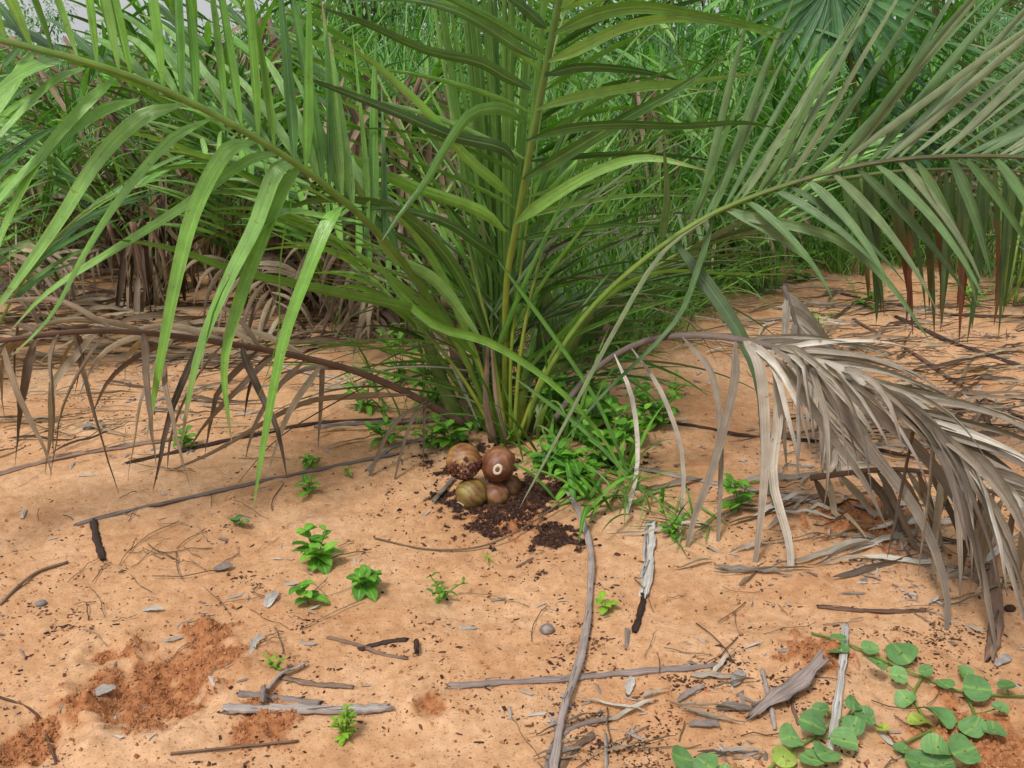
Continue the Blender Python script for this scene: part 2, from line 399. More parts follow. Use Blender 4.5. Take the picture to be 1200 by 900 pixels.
# upright frond in the middle
fb = [P(592, 516, BY), P(592, 420, BY - .02), P(594, 330, BY - .05), P(608, 250, BY - .1), P(630, 130, BY - .18), P(655, 0, BY - .28), P(675, -110, BY - .4)]
def yb(y): return BY - .02 - .26 * max(0, (400 - y)) / 400
exB = []
for l in [[(641, 33), (615, 10), (580, -15)],
          [(630, 70), (600, 52), (567, 30), (527, 10), (467, -2), (400, 5)],
          [(622, 105), (595, 92), (560, 73), (500, 60), (433, 30), (400, 18), (340, -5)],
          [(613, 143), (598, 131), (578, 127), (550, 136), (525, 170), (500, 213), (470, 250), (447, 283)],
          [(607, 193), (587, 173), (533, 160), (467, 133), (400, 107), (350, 88)],
          [(600, 230), (580, 213), (543, 180), (500, 130), (440, 75), (415, 60)],
          [(593, 272), (560, 247), (493, 223), (433, 197), (400, 177), (350, 150)],
          [(588, 305), (560, 285), (527, 263), (477, 247), (417, 243)],
          [(648, 40), (700, 16), (760, 8), (850, 24), (940, 40)],
          [(642, 72), (677, 57), (733, 30), (800, 20), (870, 30), (920, 50)],
          [(638, 88), (683, 78), (750, 83), (800, 95)],
          [(628, 128), (677, 112), (750, 100), (800, 97), (850, 90), (930, 80)],
          [(617, 165), (667, 150), (733, 145), (800, 147), (870, 143), (910, 150)],
          [(613, 210), (667, 178), (730, 140), (790, 107), (860, 60)],
          [(603, 262), (640, 235), (700, 200), (760, 185), (830, 200)],
          [(650, 10), (690, -20), (740, -40)]]:
    y0 = yb(l[0][1]); dz = random.uniform(-.35, .12)
    exB.append((PL(y0, y0 + dz, *l), random.uniform(.030, .042), (0, -.35, 1)))
frond(palm, fb, .013, [dict(dir=(-1, -.1, .5), fwd=.45, s0=.42, s1=1, n=11, L=.6, w=.022, droop=.3, side=(0, -.5, 1), jit=.25, fold=.5), dict(dir=(1, .1, .5), fwd=.45, s0=.40, s1=1, n=12, L=.65, w=.022, droop=.25, side=(0, -.5, 1), jit=.25, fold=.5)], YSTALK, GREEN, extra=exB, r1=.012, ns=24)
# frond arching to the left, towards the camera
fa = [P(580, 505, BY), P(545, 420, BY - .05), P(500, 345, 3.0), P(440, 270, 2.8), P(340, 187, 2.6), P(180, 100, 2.42), P(0, 47, 2.3), P(-160, 20, 2.25)]
exA = []
for l, wd in [([(163, 117), (115, 135), (60, 175), (0, 235), (-50, 300)], .05), ([(213, 123), (165, 140), (117, 187), (70, 260), (20, 330), (-25, 390)], .052),
          ([(247, 140), (200, 167), (143, 233), (100, 300), (60, 372), (0, 430)], .045), ([(300, 167), (267, 180), (233, 240), (212, 310), (190, 417), (172, 515)], .068),
          ([(350, 192), (325, 202), (300, 267), (268, 330), (232, 420), (210, 535)], .06), ([(352, 195), (330, 225), (300, 300), (277, 367), (263, 433), (272, 522)], .052),
          ([(400, 243), (385, 262), (365, 310), (333, 400), (310, 517), (297, 595)], .05), ([(330, 180), (290, 190), (220, 240), (140, 290), (60, 340), (10, 390)], .04),
          ([(100, 80), (60, 100), (10, 150), (-40, 200)], .045), ([(70, 70), (30, 85), (-20, 120)], .045), ([(40, 60), (10, 110), (-30, 170)], .04), ([(135, 92), (100, 125), (45, 190), (5, 270), (-15, 330)], .04),
          ([(420, 260), (380, 255), (330, 250), (290, 290), (250, 360), (235, 440)], .038),
          ([(395, 240), (350, 225), (330, 300), (325, 400), (290, 500)], .03)]:
    q = min(max(1 - (l[0][0]) / 420, 0), 1); y0 = 2.72 - .40 * q
    pl_ = PL(y0, y0 - random.uniform(.12, .3), *l); wd *= .78; m_ = len(pl_) // 2
    exA.append((pl_, wd * 1.1, tuple((pl_[m_ + 1 if m_ + 1 < len(pl_) else m_] - pl_[m_ - 1]).cross(Vector((.25 + random.uniform(-.3, .3), 1, -.45))).normalized())))
frond(palm, fa, .012, [dict(dir=(-.2, -.05, 1), fwd=.55, s0=.40, s1=1, n=30, L=.62, w=.031, droop=.07, side=(1, -.3, 0), fold=.6, jit=.16, twist=1),
                       dict(dir=(-.1, .8, .35), fwd=.5, s0=.35, s1=1, n=20, L=.55, w=.026, droop=.5, side=(1, 0, 0), jit=.2)],
      RACHIS, GREEN, extra=exA, r1=.007, tt=lambda q: .45 + .5 * q)
# frond arching to the right
fc = [P(612, 512, BY - .02), P(640, 440, BY - .1), P(690, 365, BY - .15), P(760, 300, BY - .25), P(840, 248, 2.85), P(950, 208, 2.75), P(1060, 186, 2.68), P(1200, 184, 2.6), P(1340, 200, 2.5)]
exC = [(PL(2.85, 2.45, (840, 250), (777, 300), (722, 390), (677, 473), (635, 550), (608, 597)), .05, (.7, -.3, .5)),
       (PL(2.9, 2.6, (790, 282), (830, 335), (868, 393), (892, 455), (900, 560), (930, 640)), .042, (1, 0, .3)),
       (PL(2.85, 2.6, (850, 250), (900, 258), (980, 280), (1040, 330), (1090, 400)), .03, (0, 0, 1)),
       (PL(2.87, 2.7, (838, 250), (820, 310), (790, 380), (700, 470), (640, 545)), .022, (.7, -.3, .5)),
       (PL(2.9, 2.7, (775, 290), (782, 230), (778, 170)), .025, (1, 0, 0))]
frond(palm, fc, .015, [dict(dir=(.15, .1, 1), fwd=1.3, s0=.44, s1=1, n=38, L=.74, w=.025, droop=.08, side=(1, -.9, 0), fold=.9, jit=.3, wob=.08, twist=1.2),
                       dict(dir=(.1, -.2, -1), fwd=.7, s0=.5, s1=1, n=18, L=.45, w=.028, droop=.3, side=(1, 0, .2), fold=.8, jit=.3, twist=1.2)],
      RACHISC, GREYGREEN, extra=exC, r1=.006)
rt = MB()
frond(palm, [P(950, 215, 2.95), P(1060, 200, 2.9), P(1180, 200, 2.85), P(1330, 215, 2.8)], .006,
      [dict(dir=(-.1, 0, -1), fwd=.12, s0=.1, s1=1, n=38, L=.50, w=.024, droop=.45, side=(1, 0, 0), fold=.5, jit=.15)], RACHISDARK, REDTIP, label='frond with rusty red leaflet tips')
# spear bundle in the heart
sb = MB()
for k in range(20):
    x = 562 + k * 2.2 + random.uniform(-3, 3); top = 545 + (k - 6) * 6 + random.uniform(-22, 22)
    ribbon(sb, PL(BY + .03, BY + .05 + random.uniform(-.15, .25), (x * .4 + 580 * .6, 500), (x, 330), (x + (top - x) * .5, 150), (top, -30), (top + (top - 600) * .4, -200)), random.uniform(.014, .026), (1, random.uniform(-1.2, .8), 0), fold=1.1, twist=random.uniform(-.5, .5), prof=lambda u: min(1, .6 + u) * (1 - max(0, u - .6) * 1.5))
sb.build('spear_leaf_bundle', leafmat('spear_leaf', [C(.05, .12, .02), C(.10, .21, .035), C(.15, .28, .055), C(.19, .33, .09)], stripe=.6, rough=.38), palm)
# more fronds of the same palm, mostly going up and back
def auto_frond(parent, b, az, lean, L, nl, w, rmat, lmat, droopR=.5, Ll=.5, droopL=.35, r=.013, floor=False, s0=.25, kink=0, fold=.4, wob=.05, **kw):
    d = Vector((math.sin(az) * math.sin(lean), math.cos(az) * math.sin(lean), math.cos(lean)))
    pts = grow(b, d, L, droopR, n=12, floor=floor, wob=.03)
    hor = Vector((math.cos(az), -math.sin(az), 0))
    sd_ = [dict(dir=tuple(hor * s + Vector((0, 0, .35))), fwd=.75, s0=s0, s1=1, n=nl, L=Ll, w=w, droop=droopL, fold=fold, jit=.16, floor=floor, kink=kink, wob=wob, side=tuple(hor.cross(Vector((0, 0, 1))) + Vector((0, 0, .6)))) for s in (-1, 1)]
    return frond(parent, pts, r, sd_, rmat, lmat, ns=24, **kw)
for az, lean, L in [(30, 14, 1.5), (-40, 22, 1.5), (-75, 34, 1.4), (58, 46, 1.3), (5, 26, 1.6)]:
    b = base + Vector((random.uniform(-.05, .06), random.uniform(0, .08), 0))
    auto_frond(palm, b, R(az), R(lean), L, 15, .028, RACHIS, GREEN if az != 58 else GREYGREEN, droopR=.5, Ll=.52)
# leaves crossing low in front of the base
lf = MB()
for l, y0, y1, wd in [([(440, 300), (467, 340), (510, 380), (567, 397), (613, 423), (657, 457), (705, 510), (745, 580)], 2.95, 2.6, .035),
                  ([(560, 420), (500, 370), (400, 345), (290, 322), (200, 292), (130, 280)], 3.0, 2.5, .04),
                  ([(575, 400), (540, 330), (490, 270), (450, 240), (380, 240)], 3.05, 2.8, .042),
                  ([(565, 400), (510, 330), (460, 300), (430, 240), (410, 200)], 3.0, 2.8, .04),
                  ([(570, 395), (530, 310), (470, 250), (400, 235), (330, 250), (250, 330)], 3.0, 2.6, .036),
                  ([(580, 300), (640, 380), (700, 470), (740, 560), (780, 600)], 3.1, 2.7, .018),
                  ([(600, 440), (680, 500), (740, 560), (800, 610)], 2.9, 2.6, .016),
                  ([(600, 420), (640, 340), (700, 290), (800, 240), (900, 200)], 3.2, 3.2, .035),
                  ([(605, 400), (650, 320), (720, 250), (800, 190), (905, 110)], 3.25, 3.4, .035),
                  ([(605, 400), (660, 300), (720, 220), (800, 130), (850, 60)], 3.25, 3.6, .03),
                  ([(600, 430), (625, 330), (640, 250), (700, 150), (760, 60)], 3.2, 3.3, .035),
                  ([(610, 440), (680, 370), (760, 320), (860, 320), (930, 322)], 3.1, 2.9, .028),
                  ([(560, 430), (520, 330), (455, 240), (380, 200), (300, 200)], 3.1, 2.9, .035),
                  ([(545, 420), (500, 360), (430, 310), (350, 290), (270, 300)], 3.2, 3.2, .03)]:
    ribbon(lf, spline(PL(y0, y1, *l), 18), wd, (.3, -.4, 1), fold=.35, twist=random.uniform(-.5, .5))
lf.build('low_foliage', GREEN, palm)
def spray(n, a0, a1, L_, w_, droop, mat, seed):
    random.seed(seed); mb = MB()
    for k in range(n):
        x0 = random.uniform(-.07, .09); z0 = random.uniform(.05, .75) ** 1.2; a = R(random.uniform(a0, a1)) * random.choice((-1, 1)); yy = random.uniform(-.35, .75)
        p = base + Vector((x0 + math.sin(a) * z0 * .12, random.uniform(-.04, .12), z0))
        d = Vector((math.sin(a), yy * .6, math.cos(a)))
        ribbon(mb, grow(p, d, random.uniform(*L_), random.uniform(*droop), n=12, wob=.04), random.uniform(*w_), Vector((0, -.7, .8)) if abs(math.sin(a)) > .6 else Vector((1, -.3, 0)), fold=.6, twist=random.uniform(-1, 1))
    mb.build('fine_foliage', mat, palm)
spray(70, 12, 75, (.5, .95), (.012, .022), (.15, .7), GREEN, 301)
spray(16, 20, 80, (.5, 1.0), (.006, .013), (.3, 1.2), DEADGREY, 304)
spray(34, 25, 85, (.5, 1.0), (.010, .020), (.2, .8), GREYGREEN, 302)
random.seed(303)
# leaf bases: sheaths and split stubs
def stub(pts, r, mat, flat_=.45, name='leaf_sheath', taper=.55, label=None):
    mb = MB(); tube(mb, spline(pts, 10), lambda u: r * (1 - (1 - taper) * u), seg=10, flat_=flat_, side=(1, 0, 0))
    o = mb.build(name, mat, palm)
    if label: o['label'] = label
stub([P(628, 520, BY + .05), P(655, 430, BY + .05), P(690, 360, BY)], .04, RACHISDARK)
stub([P(606, 520, BY + .02), P(614, 450, BY), P(628, 385, BY)], .026, YSTALK, taper=.25)
stub([P(655, 520, BY + .1), P(690, 440, BY + .1), P(715, 380, BY + .1)], .03, WBROWN, label='dry brown sheath')
for a in [[(560, 515), (538, 430), (520, 340)], [(548, 515), (515, 440), (490, 370)], [(640, 500), (635, 420), (640, 330)], [(572, 500), (560, 400), (558, 300)]]:
    stub(PL(BY + .1, BY + .12, *a), .03, random.choice([WBROWN, RACHISDARK]))
stub([P(578, 518, BY - .1), P(570, 470, BY - .1), P(572, 402, BY - .08)], .016, WBROWN, flat_=.5, name='split_stub', taper=.35)
stub([P(592, 518, BY - .1), P(582, 470, BY - .11), P(576, 410, BY - .09)], .011, WBROWN, flat_=.5, name='split_stub', taper=.3)
for a, r_ in [([(588, 516), (560, 420), (520, 320), (490, 220)], .009), ([(594, 516), (575, 400), (548, 280), (535, 140)], .008), ([(602, 516), (612, 400), (640, 280), (690, 160)], .008), ([(606, 516), (640, 430), (690, 350), (760, 270)], .008), ([(598, 516), (600, 400), (618, 260), (640, 90)], .007), ([(584, 516), (540, 440), (480, 370), (410, 310)], .008)]:
    mb = MB(); tube(mb, spline(PL(BY - .06, BY - .02, *a), 14), lambda u, r_=r_: r_ * (1 - .6 * u), seg=7); mb.build('petiole', YSTALK, palm)
# dead frond to the left
fd = [P(548, 500, BY - .05), P(480, 462, 3.0), P(400, 430, 2.9), P(270, 403, 2.72), P(130, 388, 2.55), P(0, 400, 2.42), P(-130, 430, 2.3)]
frond(palm, fd, .013, [dict(dir=(-.2, -.55, -.6), fwd=.5, s0=.35, s1=1, n=22, L=.46, w=.021, droop=.85, side=(1, 0, .2), floor=True, jit=.8, wob=.4, fold=.6, twist=2, kink=.2),
                       dict(dir=(-.1, 1, -.1), fwd=.6, s0=.3, s1=1, n=28, L=.5, w=.019, droop=.8, side=(1, 0, .2), floor=True, jit=.5, wob=.35, fold=.6, twist=2, kink=.2)],
      WBROWN, DEADBROWN, r1=.006, label='dead brown frond sagging to the left',
      extra=[(PL(3.0, 2.75, (500, 470), (460, 500), (430, 570), (420, 630), (420, 672)), .016, (1, 0, 0)), (PL(3.02, 2.8, (505, 472), (485, 490), (468, 540), (455, 602)), .016, (1, 0, 0)), (PL(3.0, 2.9, (498, 470), (497, 500), (496, 555)), .010, (1, 0, 0)),
             (PL(2.98, 2.9, (480, 463), (420, 465), (350, 475), (250, 530), (180, 560)), .024, (1, 0, .6)), (PL(2.95, 2.7, (440, 448), (380, 480), (320, 520), (260, 590)), .022, (1, 0, .6))])
# big grey dead frond to the right
fe = [P(640, 505, BY - .05), P(690, 440, 3.0), P(750, 402, 2.85), P(820, 393, 2.72), P(900, 405, 2.58), P(980, 435, 2.42), P(1060, 482, 2.28), P(1130, 535, 2.15), P(1200, 592, 2.05), P(1270, 650, 1.95)]
exE = []
for l, a, b, wd in [([(720, 415), (742, 470), (747, 550), (728, 630), (732, 690), (745, 700)], 2.9, 2.4, .022), ([(740, 408), (775, 460), (800, 540), (795, 640), (785, 720), (800, 770)], 2.86, 2.3, .02),
                ([(862, 400), (860, 455), (835, 550), (810, 620), (795, 705)], 2.62, 2.4, .036), ([(800, 395), (835, 440), (845, 520), (842, 620), (838, 700)], 2.74, 2.4, .026),
                ([(872, 400), (890, 430), (897, 520), (890, 620), (872, 740)], 2.6, 2.3, .042), ([(905, 410), (912, 480), (905, 560), (925, 640), (928, 710), (955, 770)], 2.55, 2.2, .04),
                ([(880, 402), (925, 440), (965, 500), (1010, 560), (1040, 620)], 2.58, 2.3, .04), ([(905, 408), (960, 450), (1030, 540), (1080, 610), (1110, 700), (1100, 800)], 2.52, 1.95, .045),
                ([(950, 420), (1010, 470), (1080, 530), (1130, 600), (1155, 690), (1170, 780)], 2.45, 1.9, .045), ([(980, 435), (1060, 470), (1120, 530), (1180, 620), (1200, 700)], 2.4, 1.9, .045),
                ([(1000, 440), (1080, 480), (1150, 520), (1230, 560)], 2.38, 2.1, .045), ([(940, 418), (1000, 440), (1080, 480), (1140, 540), (1200, 600)], 2.45, 2.1, .042)]:
    exE.append((PL(a, b, *l), wd * .72, (1, random.uniform(-.9, .4), .3)))
frond(palm, fe, .0135, [dict(dir=(.15, -.9, .1), fwd=1.5, s0=.40, s1=1, n=46, L=.50, w=.021, droop=.8, side=(.6, 0, 1), floor=True, jit=.5, wob=.26, fold=.8, twist=2.2, kink=.2),
                       dict(dir=(.3, .8, .35), fwd=1.7, s0=.4, s1=1, n=44, L=.46, w=.019, droop=.45, side=(.6, 0, 1), floor=True, jit=.38, wob=.24, fold=.8, twist=2)],
      WGREY, DEADGREY, extra=exE, r1=.005, label='dead grey frond drooping to the right')
# brown dead leaflets hanging under it at the right edge
frond(palm, [P(950, 560, 2.62), P(1040, 550, 2.5), P(1120, 560, 2.35), P(1190, 590, 2.25), P(1290, 640, 2.15)], .009,
      [dict(dir=(.1, -.3, -1), fwd=.25, s0=.0, s1=1, n=26, L=.34, w=.022, droop=.8, side=(1, 0, 0), floor=True, jit=.55, wob=.35, fold=.6, twist=2)], WBROWN, DEADBROWN, label='brown dead frond hanging under the grey one')
# second grey dead frond standing behind
frond(palm, [P(918, 335, 3.15), P(940, 400, 3.05), P(965, 470, 2.95), P(985, 550, 2.9)], .008,
      [dict(dir=(1, 0, .2), fwd=1.8, s0=0, s1=1, n=20, L=.30, w=.026, droop=.3, floor=True, jit=.15, wob=.1, fold=.5, side=(1, 0, 1)),
       dict(dir=(-1, 0, .1), fwd=2.6, s0=0, s1=1, n=12, L=.26, w=.024, droop=.3, floor=True, jit=.12, wob=.1, fold=.5, side=(1, 0, 1))], WGREY, DEADGREY, label='pale grey dead frond behind')

# ------------------------------------------------------------ nuts
def nutmat(name, cols, band=.5):
    m, n, N, L = newmat(name)
    tc = N.new('ShaderNodeTexCoord')
    wv = N.new('ShaderNodeTexWave'); wv.bands_direction = 'Z'; wv.inputs['Scale'].default_value = 17; wv.inputs['Distortion'].default_value = 7; wv.inputs['Detail'].default_value = 3
    L.new(tc.outputs['Object'], wv.inputs['Vector'])
    ns = N.new('ShaderNodeTexNoise'); ns.inputs['Scale'].default_value = 17; ns.inputs['Detail'].default_value = 8; ns.inputs['Roughness'].default_value = .65; L.new(tc.outputs['Object'], ns.inputs['Vector'])
    r = ramp(N, [(.32 + i * .38 / (len(cols) - 1), c) for i, c in enumerate(cols)]); L.new(ns.outputs['Fac'], r.inputs[0])
    r2 = ramp(N, [(0, C(.55, .48, .42)), (.5, C(1, 1, 1)), (1, C(1.2, 1.15, 1.05))]); L.new(wv.outputs['Fac'], r2.inputs[0])
    mx = N.new('ShaderNodeMix'); mx.data_type = 'RGBA'; mx.blend_type = 'MULTIPLY'; mx.inputs[0].default_value = band; L.new(r.outputs[0], mx.inputs[6]); L.new(r2.outputs[0], mx.inputs[7])
    p = N.new('ShaderNodeBsdfPrincipled'); p.inputs['Roughness'].default_value = .5; L.new(mx.outputs[2], p.inputs['Base Color'])
    b = N.new('ShaderNodeBump'); b.inputs['Strength'].default_value = .9; b.inputs['Distance'].default_value = .003; L.new(ns.outputs['Fac'], b.inputs['Height'])
    b2 = N.new('ShaderNodeBump'); b2.inputs['Strength'].default_value = .35; b2.inputs['Distance'].default_value = .001; L.new(wv.outputs['Fac'], b2.inputs['Height']); L.new(b.outputs[0], b2.inputs['Normal'])
    L.new(b2.outputs[0], p.inputs['Normal'])
    o = N.new('ShaderNodeOutputMaterial'); L.new(p.outputs[0], o.inputs[0]); return m
NB = nutmat('nut_skin_brown', [C(.09, .028, .013), C(.17, .062, .028), C(.30, .15, .07)])
NY = nutmat('nut_skin_yellow', [C(.13, .045, .018), C(.24, .11, .035), C(.36, .23, .06)])
NG = nutmat('nut_skin_green', [C(.12, .05, .02), C(.19, .12, .03), C(.27, .23, .06)])
ND = nutmat('nut_skin_dark', [C(.10, .038, .018), C(.17, .07, .03), C(.25, .13, .05)])
IV = chipmat('nut_scar', [C(.5, .42, .32), C(.6, .52, .42)]); BK = chipmat('nut_hole', [C(.06, .04, .03), C(.10, .07, .05)])
def nut(label, c, r, ratio, axis, mat, scar=True, husk=False):
    """c centre, axis = direction of the scarred tip"""
    ax = Vector(axis).normalized(); q = ax.to_track_quat('Z', 'Y')
    o = thing('palm_nut', label, 'nut', c, 'brown palm nuts piled at the palm base'); o.rotation_euler = q.to_euler()
    mb = MB(); nu, nv = 36, 22; vs = []; at = []
    sx = random.random() * 9
    for j in range(nv + 1):
        th = math.pi * j / nv; z = math.cos(th) * r * ratio; rr = math.sin(th) ** .92 * r
        if z > 0: rr *= 1 - .10 * (z / (r * ratio)) ** 2
        for i in range(nu):
            a = 2 * math.pi * i / nu
            bmp = 1 + (.035 * math.sin(a * 2 + sx) + .022 * math.sin(a * 5 + th * 4 + sx) + .018 * math.sin(a * 3 - th * 7 + sx * 2)) * math.sin(th)
            vs.append(Vector((rr * math.cos(a) * bmp, rr * math.sin(a) * bmp, z))); at += [j / nv, 0, .5]
    fs = [(j * nu + i, (j + 1) * nu + i, (j + 1) * nu + (i + 1) % nu, j * nu + (i + 1) % nu) for j in range(nv) for i in range(nu)]
    mb.add(vs, fs, at); s = mb.build('shell', mat); s.parent = o
    s.data.validate()
    if scar:
        mb = MB(); pr = [(.31, -.10), (.29, .01), (.25, .03), (.14, .025), (.09, -.02)]
        vs = []; at = []
        for k, (rad, h) in enumerate(pr):
            for i in range(20):
                a = 2 * math.pi * i / 20; wv = 1 + .12 * math.sin(a * 2 + sx) + random.uniform(-.05, .05)
                vs.append(Vector((rad * r * math.cos(a) * wv, rad * r * math.sin(a) * wv, r * ratio * .97 + h * r))); at += [0, 0, random.random()]
        fs = [(k * 20 + i, (k + 1) * 20 + i, (k + 1) * 20 + (i + 1) % 20, k * 20 + (i + 1) % 20) for k in range(4) for i in range(20)]
        mb.add(vs, fs, at); s = mb.build('scar', IV); s.parent = o
        mb = MB(); vs = [Vector((.12 * r * math.cos(2 * math.pi * i / 12), .12 * r * math.sin(2 * math.pi * i / 12), r * ratio * .97 - .012 * r)) for i in range(12)]
        mb.add(vs, [tuple(range(12))], [0, 0, .2] * 12); s = mb.build('hole', BK); s.parent = o
    if husk:
        mb = MB()      # torn fibrous husk: overlapping dark scales round the lower half
        for k in range(210):
            a = random.uniform(0, 6.283); th = random.uniform(0.0, 1.35)
            d = Vector((math.sin(th) * math.cos(a), math.sin(th) * math.sin(a), math.cos(th)))
            p = Vector((d.x * r, d.y * r, d.z * r * ratio)) * 1.0
            tg = d.orthogonal().normalized(); tg = Matrix.Rotation(random.uniform(0, 6.28), 3, d) @ tg
            ln = random.uniform(.006, .014)
            ribbon(mb, [p + tg * ln * (i / 3 - .5) + d * (.001 + .0035 * math.sin(i / 3 * 3)) for i in range(4)], random.uniform(.006, .012), d.cross(tg), fold=.3, prof=lambda u: 1 - .5 * u)
        s = mb.build('husk', chipmat('torn_husk', [C(.04, .012, .01), C(.10, .03, .022), C(.22, .09, .07), C(.36, .22, .17)])); s.parent = o
    return o
def NP(px, py, Y): return P(px, py, Y)
yn = G(552, 597).y + .045
r3 = .048
nut('greenish yellow nut low in front with pale tip at its lower left', NP(552, 579, yn), .047, 1.02, (-.75, -.75, -.55), NG)
nut('plain brown nut at the front right under the large ringed nut', NP(581, 580, yn + .02), .041, 1.0, (.3, .8, .2), ND, scar=False)
nut('small brown nut half hidden behind at the right', NP(597, 570, yn + .07), .038, 1.0, (.5, .5, .3), ND, scar=False)
nut('tan nut with torn dark husk on top left of the pile', NP(543, 540, yn + .035), .051, 1.04, (.05, -.75, -.72), NY, scar=False, husk=True)
nut('large reddish brown nut with white ring scar and hole', NP(584, 544, yn + .04), .053, 1.14, (-.02, -.85, .12), NB)

# ------------------------------------------------------------ loose sticks and fallen stalks
def stick(pp, r, mat, label, name='fallen_stick', flat_=.6, up=0, cat='stick', jag=.12, rough=True):
    r *= .82
    pts = spline([G(x, y, r * flat_ * .6 + up) for x, y in pp], max(8, len(pp) * 7))
    for p in pts: p += Vector((random.uniform(-1, 1) * r * .12, random.uniform(-1, 1) * r * .22, random.uniform(-.5, 1) * r * .15))
    mb = MB(); ph = random.random() * 9; t0 = random.random()
    tube(mb, pts, lambda u: r * (1 + jag * math.sin(u * 17 + ph) + jag * .6 * math.sin(u * 43 + ph)) * (.8 if u < .02 or u > .98 else 1), seg=13, flat_=flat_, side=(0, 1, 0), ridge=.22, rag=r * 1.3, t=t0)
    L0 = (pts[0] - pts[-1]).length
    for k in range(int(3 + L0 * 14)):      # lifted fibres and splits along it
        i = random.randrange(0, len(pts) - 3); a = pts[i] + Vector((random.uniform(-.6, .6) * r, random.uniform(-.7, .7) * r, r * flat_ * random.uniform(.5, .95)))
        d = (pts[i + 2] - pts[i]).normalized() + Vector((random.uniform(-.12, .12), random.uniform(-.12, .12), random.uniform(0, .12)))
        ln = random.uniform(2, 7) * r; tube(mb, [a, a + d * ln * .5, a + d * ln + Vector((0, 0, -r * .2))], lambda u: r * .16 * (1 - u * .7), seg=4, t=random.random())
    o = mb.build(name, mat); tag(o, label, cat)
    return o
stick([(90, 616), (150, 600), (250, 578), (350, 556), (470, 532)], .010, WGREY, 'long grey stalk lying slantwise left of the nuts', 'fallen_stalk', cat='palm stalk')
stick([(-20, 562), (60, 540), (130, 527), (200, 516)], .014, WBROWN, 'brown stalk with dry tips at the left picture edge', 'fallen_stalk', cat='palm stalk')
stick([(150, 543), (210, 530), (280, 514), (370, 497), (460, 492)], .011, WDARK, 'blackened stalk lying behind the long grey stalk', 'fallen_stalk', cat='palm stalk')
stick([(109, 612), (114, 635), (121, 657)], .011, WDARK, 'short charred stick under the end of the long grey stalk')
stick([(262, 833), (320, 832), (400, 834), (458, 832)], .014, WGREY, 'thick split grey stalk with broken end near the dug hole', cat='palm stalk', name='fallen_stalk')
stick([(281, 814), (320, 820), (375, 826)], .010, WGREY, 'short grey piece of stalk lying just behind the thick one')
stick([(308, 830), (309, 812)], .008, WGREY, 'stubby grey chip standing across the thick stalk', up=.014)
stick([(312, 815), (330, 795), (348, 788), (358, 782)], .007, WGREY, 'pale bent splinter leaning over the short stalks', up=.01)
stick([(330, 795), (370, 803), (415, 806)], .008, WBROWN, 'dark brown stalk piece behind the bent splinter')
stick([(385, 748), (420, 757), (450, 768), (478, 773)], .006, WBROWN, 'thin curved brown twig ending at a charred chip')
stick([(488, 755), (489, 768)], .010, WDARK, 'small charred upright chip at the end of the curved twig', up=.008)
stick([(420, 762), (450, 754), (478, 750)], .008, WDARK, 'charred flake behind the thin curved twig')
stick([(523, 806), (590, 801), (660, 797), (700, 793), (760, 788), (840, 781)], .010, WGREY, 'long straight grey brown stalk lying level across the sand', 'fallen_stalk', cat='palm stalk', flat_=.75)
stick([(664, 580), (678, 605), (692, 650), (690, 720), (680, 780), (660, 840), (648, 912)], .010, WGREY, 'long curved grey stalk running down to the bottom edge', 'fallen_stalk', up=.012, cat='palm stalk')
stick([(762, 615), (760, 650), (755, 700)], .022, PALE, 'pale grey flat plank of bark standing right of the curved stalk', 'bark_strip', flat_=.25, cat='bark')
stick([(757, 690), (752, 715), (744, 742)], .009, WDARK, 'charred end piece below the pale bark plank')
stick([(990, 738), (988, 770), (982, 820), (972, 885)], .009, PALE, 'pale narrow strip lying down among the round leaves', 'bark_strip', flat_=.3, up=.01, cat='bark')
stick([(893, 787), (900, 815), (908, 855)], .009, WGREY, 'short grey stick under the forked driftwood')
stick([(958, 712), (1000, 716), (1050, 718), (1085, 716)], .009, WBROWN, 'brown stick under the drooping grey leaf tips')
stick([(935, 850), (928, 820), (945, 800)], .005, WBROWN, 'thin dark twig beside the driftwood')
stick([(640, 905), (650, 870), (680, 850), (715, 843)], .007, WGREY, 'grey twig crossing the curved stalk near the bottom')
stick([(655, 905), (672, 880), (695, 862)], .008, WBROWN, 'brown fibre strip by the bottom of the curved stalk')
stick([(710, 860), (711, 905)], .006, PALE, 'white sliver standing at the bottom edge', flat_=.4)
stick([(740, 548), (800, 560), (880, 575), (960, 590), (1040, 600)], .012, WGREY, 'long grey stalk under the hanging dead leaflets', 'fallen_stalk', cat='palm stalk')
stick([(730, 492), (800, 498), (880, 512), (1000, 522), (1080, 540)], .009, WDARK, 'dark thin stalk behind the drooping leaflets', 'fallen_stalk', cat='palm stalk')
stick([(1050, 372), (1110, 400), (1160, 418), (1215, 437)], .014, WDARK, 'dark straight stalk at the right behind the dead frond', 'fallen_stalk', cat='palm stalk')
stick([(1000, 375), (1070, 415), (1130, 455), (1215, 500)], .011, WBROWN, 'brown stalk slanting to the right edge below the dark one', 'fallen_stalk', cat='palm stalk')
stick([(985, 345), (1060, 360), (1120, 370), (1210, 372)], .012, WDARK, 'dark stalk farthest back on the right sand', 'fallen_stalk', cat='palm stalk')
stick([(1060, 375), (1080, 365), (1110, 355)], .014, WGREY, 'pale stub of stalk crossing the dark right stalks')
stick([(1075, 455), (1130, 462), (1200, 468)], .009, WGREY, 'short grey stalk among litter at the right')
stick([(370, 502), (430, 497), (530, 492)], .014, WGREY, 'grey stalk pointing at the palm base from the left', 'fallen_stalk', cat='palm stalk')
stick([(430, 552), (460, 525), (500, 515)], .010, WGREY, 'grey splintered piece left of the nuts')
stick([(508, 592), (520, 578), (533, 563)], .008, WGREY, 'short grey twig propped against the lower left nut', up=.01)
